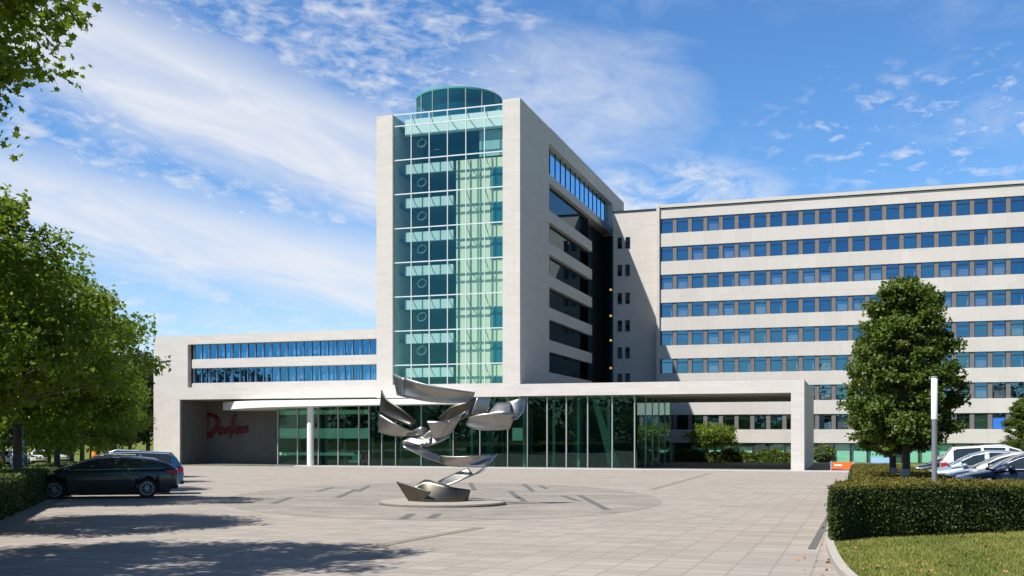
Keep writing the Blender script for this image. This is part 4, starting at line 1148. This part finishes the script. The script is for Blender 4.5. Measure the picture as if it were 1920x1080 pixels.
        for x, zr in zz:
            zb = min(interp(x, topl) - .01, zr - .005); w = plan(x) * .93; e = max(0, min(1, (zr - zb) / .45)); tp.append((x, sy * (w - .20 * e + .022), zr - .055 * e))
        c2.tube(tp, .014, 6)
        c2.tube([(x, sy * (plan(x) * .955), interp(x, topl) - .005) for x in np.linspace(roof[1][0] + .15, roof[-1][0] - .3, 12)], .012, 6)
        c2.build('window_trim', ALU, root, origin=(0, 0, 0))
    g_ = MB(); g_.box(h2 - .05, h2 + .012, -.42, .42, .52 + dz, .66 + dz); g_.box(h2 - .06, h2 + .008, -.55, .55, .28 + dz, .40 + dz); g_.build('grille', TRIM, root, origin=(0, 0, 0))
    p_ = MB(); p_.box(h2 + .012, h2 + .022, -.26, .26, .42 + dz, .52 + dz); p_.box(-h2 - .03, -h2 - .0, -.26, .26, .62 + dz, .73 + dz); p_.build('number_plate', PLATE, root, origin=(0, 0, 0))
    b_ = MB(); b_.box(-h2 - .015, -h2 + .1, -.75, .75, .30 + dz, .42 + dz); b_.build('bumper', TRIM, root, origin=(0, 0, 0))
    return root
def place(o, x, y, rz, z=None):
    o.location = (x, y, gz(y) if z is None else z); o.rotation_euler = (math.atan(-SLOPE) * 0, 0, rz); return o
# left row: noses to the hedge
nose = Vector((-HD.y, HD.x, 0)) ; lrz = math.atan2(nose.y, nose.x)
lg = 'cars parked against the left hedge'
cc0 = ground(194, 933)
car = make_car('estate_car', 'dark green black estate car, nearest of the cars parked at the left hedge', 'car', 'estate', paint('dark_green_paint', (.040, .052, .046), .5), lg)
place(car, cc0.x, cc0.y, lrz)
for kd, k_, col, lab, nm, back in (('suv', 1, (.03, .13, .27), 'tall blue family car parked just beyond the dark estate car', 'family_car', .3), ('hatch', 2, (.10, .30, .42), 'light teal hatchback, third in the row parked at the left hedge', 'hatchback_car', .1)):
    o = make_car(nm, lab, 'car', kd, paint(lab.split()[0] + '_paint', col, .5), lg)
    q = cc0 + HD * 2.75 * k_ - nose * back; place(o, q.x, q.y, lrz)
    if kd == 'suv': o.scale = (1, 1, .92)
# right row
rg = 'cars parked behind the right hedge'
def pz(y): return -.17 - .019 * (y - 30)
specs = [('saloon', (.006, .014, .04), 'navy saloon car, nearest of the cars behind the right hedge', 'saloon_car', 1780, 28.2, 0),
         ('saloon', (.55, .56, .58), 'silver saloon car parked just beyond the navy one', 'saloon_car', 1760, 32.0, 0),
         ('hatch', (.33, .42, .52), 'pale blue hatchback between the silver saloon and the white off-roader', 'hatchback_car', 1727, 36.5, 0),
         ('suv', (.80, .79, .77), 'white tall off-roader parked tail to the hedge with red rear light', 'off_road_car', 1763, 42.0, 1),
         ('hatch', (.02, .03, .045), 'dark hatchback, farthest of the row behind the lamp post', 'hatchback_car', 1700, 50.0, 0)]
LEN = {'estate': 4.75, 'saloon': 4.6, 'hatch': 4.2, 'suv': 4.65}
for kd, col, lab, nm, px, d, rev in specs:
    o = make_car(nm, lab, 'car', kd, paint(nm + '_' + lab.split()[0], col, .35 if col[0] < .5 else .1), rg)
    p = at(px, 880, d); x = p.x + LEN[kd] / 2
    place(o, x, p.y, 0 if rev else math.pi, pz(p.y))
PARK = MB(); PARK.quad((2.36, 27.0, pz(27) - .004), (60, 27.0, pz(27) - .004), (60, 90, pz(90) - .0), (2.36, 90, pz(90) - .0))
# far pale cars on the road at the left
fg = 'pale cars far off under the left trees'
fc = make_car('hatchback_car', 'white car far off under the trees at the far left edge', 'car', 'hatch', paint('far_white', (.8, .8, .8), 0), fg)
p = at(8, 850, 98); place(fc, p.x, p.y, math.atan2(HD.y, HD.x))
for px, d, w in ((35, 104, 'between the first tree trunk and the blue post'), (76, 112, 'right of the blue post'), (120, 118, 'above the bonnet of the estate car')):
    p = at(px, 850, d); q = put_copy(fc, (p.x, p.y, gz(p.y)), math.atan2(HD.y, HD.x), 'white car far off under the trees, ' + w)

# ------------------------------------------------------------------ lamp posts, signs, small things
p = at(1752, 905, 21.8); gy = gz(p.y)
lp = thing('lamp_post', 'slender pole light with white upper tube standing in the right hedge', 'lamp post', (p.x, p.y, gy))
ztop = EYE + (HORIZ - 710) / FPX * 21.8; zmid = EYE + (HORIZ - 787) / FPX * 21.8
m = MB(); m.lathe([(.10, gy - .1), (.10, gy + .04), (.056, gy + .06), (.053, zmid)], (p.x, p.y, 0), 16); m.build('post', plain('grey_post', (.30, .31, .33), .4, .5), lp, True, sharp=40)
m = MB(); m.lathe([(.053, zmid + .002), (.064, zmid + .01), (.064, ztop), (.04, ztop + .03)], (p.x, p.y, 0), 16); m.build('lamp_tube', plain('white_tube', (.80, .80, .82), .4), lp, True, sharp=40)
m = MB(); m.lathe([(.066, ztop + .03), (.066, ztop + .05)], (p.x, p.y, 0), 16); m.build('cap', ALU, lp)
p = at(222, 850, 80); gy = gz(p.y)
lq = thing('lamp_post', 'slim pale lamp pole left of the low stone wing', 'lamp post', (p.x, p.y, gy))
m = MB(); m.tube([(p.x, p.y, gy - .1), (p.x, p.y, 2.55)], .07, 10); m.build('post', ALU, lq, True, sharp=40)
m = MB(); m.lathe([(.09, 2.55), (.14, 2.6), (.14, 3.0), (.05, 3.1)], (p.x, p.y, 0), 12); m.build('lamp_head', WHITE, lq, True, sharp=40)
p = at(46, 873, 42); gy = gz(p.y)
bp_ = thing('marker_post', 'dark blue post standing among the trees on the left', 'post', (p.x, p.y, gy))
m = MB(); m.tube([(p.x, p.y, gy - .1), (p.x, p.y, 2.3)], .10, 12); m.build('post', plain('blue_post', (.02, .07, .16), .4), bp_, True, sharp=40)
m = MB(); m.lathe([(.11, 2.3), (.11, 2.38), (.05, 2.42)], (p.x, p.y, 0), 12); m.build('cap', ALU, bp_)
p = at(27, 885, 34); gy = gz(p.y)
b_ = thing('bollard', 'grey bollard light behind the left hedge near the first trunk', 'bollard', (p.x, p.y, gy))
m = MB(); m.lathe([(.07, gy - .1), (.07, .72)], (p.x, p.y, 0), 12); m.build('post', ALU, b_, True, sharp=40)
m = MB(); m.lathe([(.12, .72), (.13, .95), (.06, 1.0)], (p.x, p.y, 0), 12); m.build('lamp_head', plain('grey_head', (.45, .5, .55), .4), b_, True, sharp=40)
p = at(178, 848, 66); gy = gz(p.y)
ob = thing('litter_bin', 'orange bin among the trees beyond the parked cars', 'bin', (p.x, p.y, gy))
m = MB(); m.lathe([(.05, gy - .1), (.05, .118)], (p.x, p.y, 0), 10); m.build('post', ALU, ob)
m = MB(); m.lathe([(.16, .12), (.2, .2), (.2, .62), (.17, .68)], (p.x, p.y, 0), 16); m.build('bin_body', plain('orange_bin', (.75, .26, .01), .5), ob, True, sharp=40)
# orange board and blue board
p = at(1578, 880, 88.0); z0 = zat(1578, 879.5, p.y); z1 = zat(1578, 866, p.y)
os_ = thing('banner_board', 'low orange board with white print on a step beside the hedge end', 'sign', (p.x, p.y, GZ))
x0, x1 = xat(1560, p.y), xat(1598, p.y)
m = MB(); m.box(x0, x1, p.y - .04, p.y, z0, z1); m.build('board', plain('orange_board', (.85, .13, .015), .5), os_)
m = MB(); m.box(x0 - .12, x0 - .04, p.y - .04, p.y + .04, GZ, z1 + .05); m.box(x1 + .04, x1 + .12, p.y - .04, p.y + .04, GZ, z1 + .05); m.build('post', ALU, os_)
m = MB()
for a, b in ((.12, .22), (.24, .30), (.32, .43), (.45, .50)): m.box(x0 + (x1 - x0) * a, x0 + (x1 - x0) * b, p.y - .05, p.y - .042, z0 + (z1 - z0) * .42, z0 + (z1 - z0) * .66)
m.build('print', WHITE, os_)
p = at(1652, 863, 70); 
bs = thing('banner_board', 'low pale blue board behind the trunks of the clipped trees', 'sign', (p.x, p.y, gz(p.y)))
x0, x1 = xat(1633, p.y), xat(1676, p.y); z0, z1 = zat(1652, 867.5, p.y), zat(1652, 858, p.y)
m = MB(); m.box(x0, x1, p.y - .04, p.y, z0, z1); m.build('board', plain('blue_board', (.28, .48, .75), .5), bs)
m = MB(); 
for x in (x0 + .1, x1 - .1): m.box(x - .04, x + .04, p.y + .002, p.y + .06, gz(p.y) - .1, z1)
m.build('post', ALU, bs)
# chairs behind the lobby glass
def chair(px, py, col, lab):
    y = 94.4; x = xat(px, y); z = GZ + .06
    t = thing('lounge_chair', lab, 'chair', (x, y, z), 0, 'chairs behind the lobby glass')
    mt = plain(lab.split()[0] + '_fabric', col, .7)
    m = MB(); m.prism([(x - .55, y - .5), (x + .55, y - .5), (x + .5, y + .45), (x - .5, y + .45)], z + .32, z + .52); m.build('seat', mt, t)
    m = MB(); m.prism([(x - .55, y + .2), (x + .55, y + .2), (x + .48, y + .5), (x - .48, y + .5)], z + .53, z + 1.15); m.build('backrest', mt, t)
    for a in (-.45, .45):
        for b in (-.4, .35):
            m = MB(); m.tube([(x + a, y + b, z), (x + a, y + b, z + .32)], .03, 6); m.build('leg', ALU, t)
chair(685, 865, (.62, .03, .12), 'red lounge chair behind the lobby glass left of the sculpture')
chair(668, 868, (.35, .75, .55), 'pale green lounge chair behind the lobby glass left of the red one')
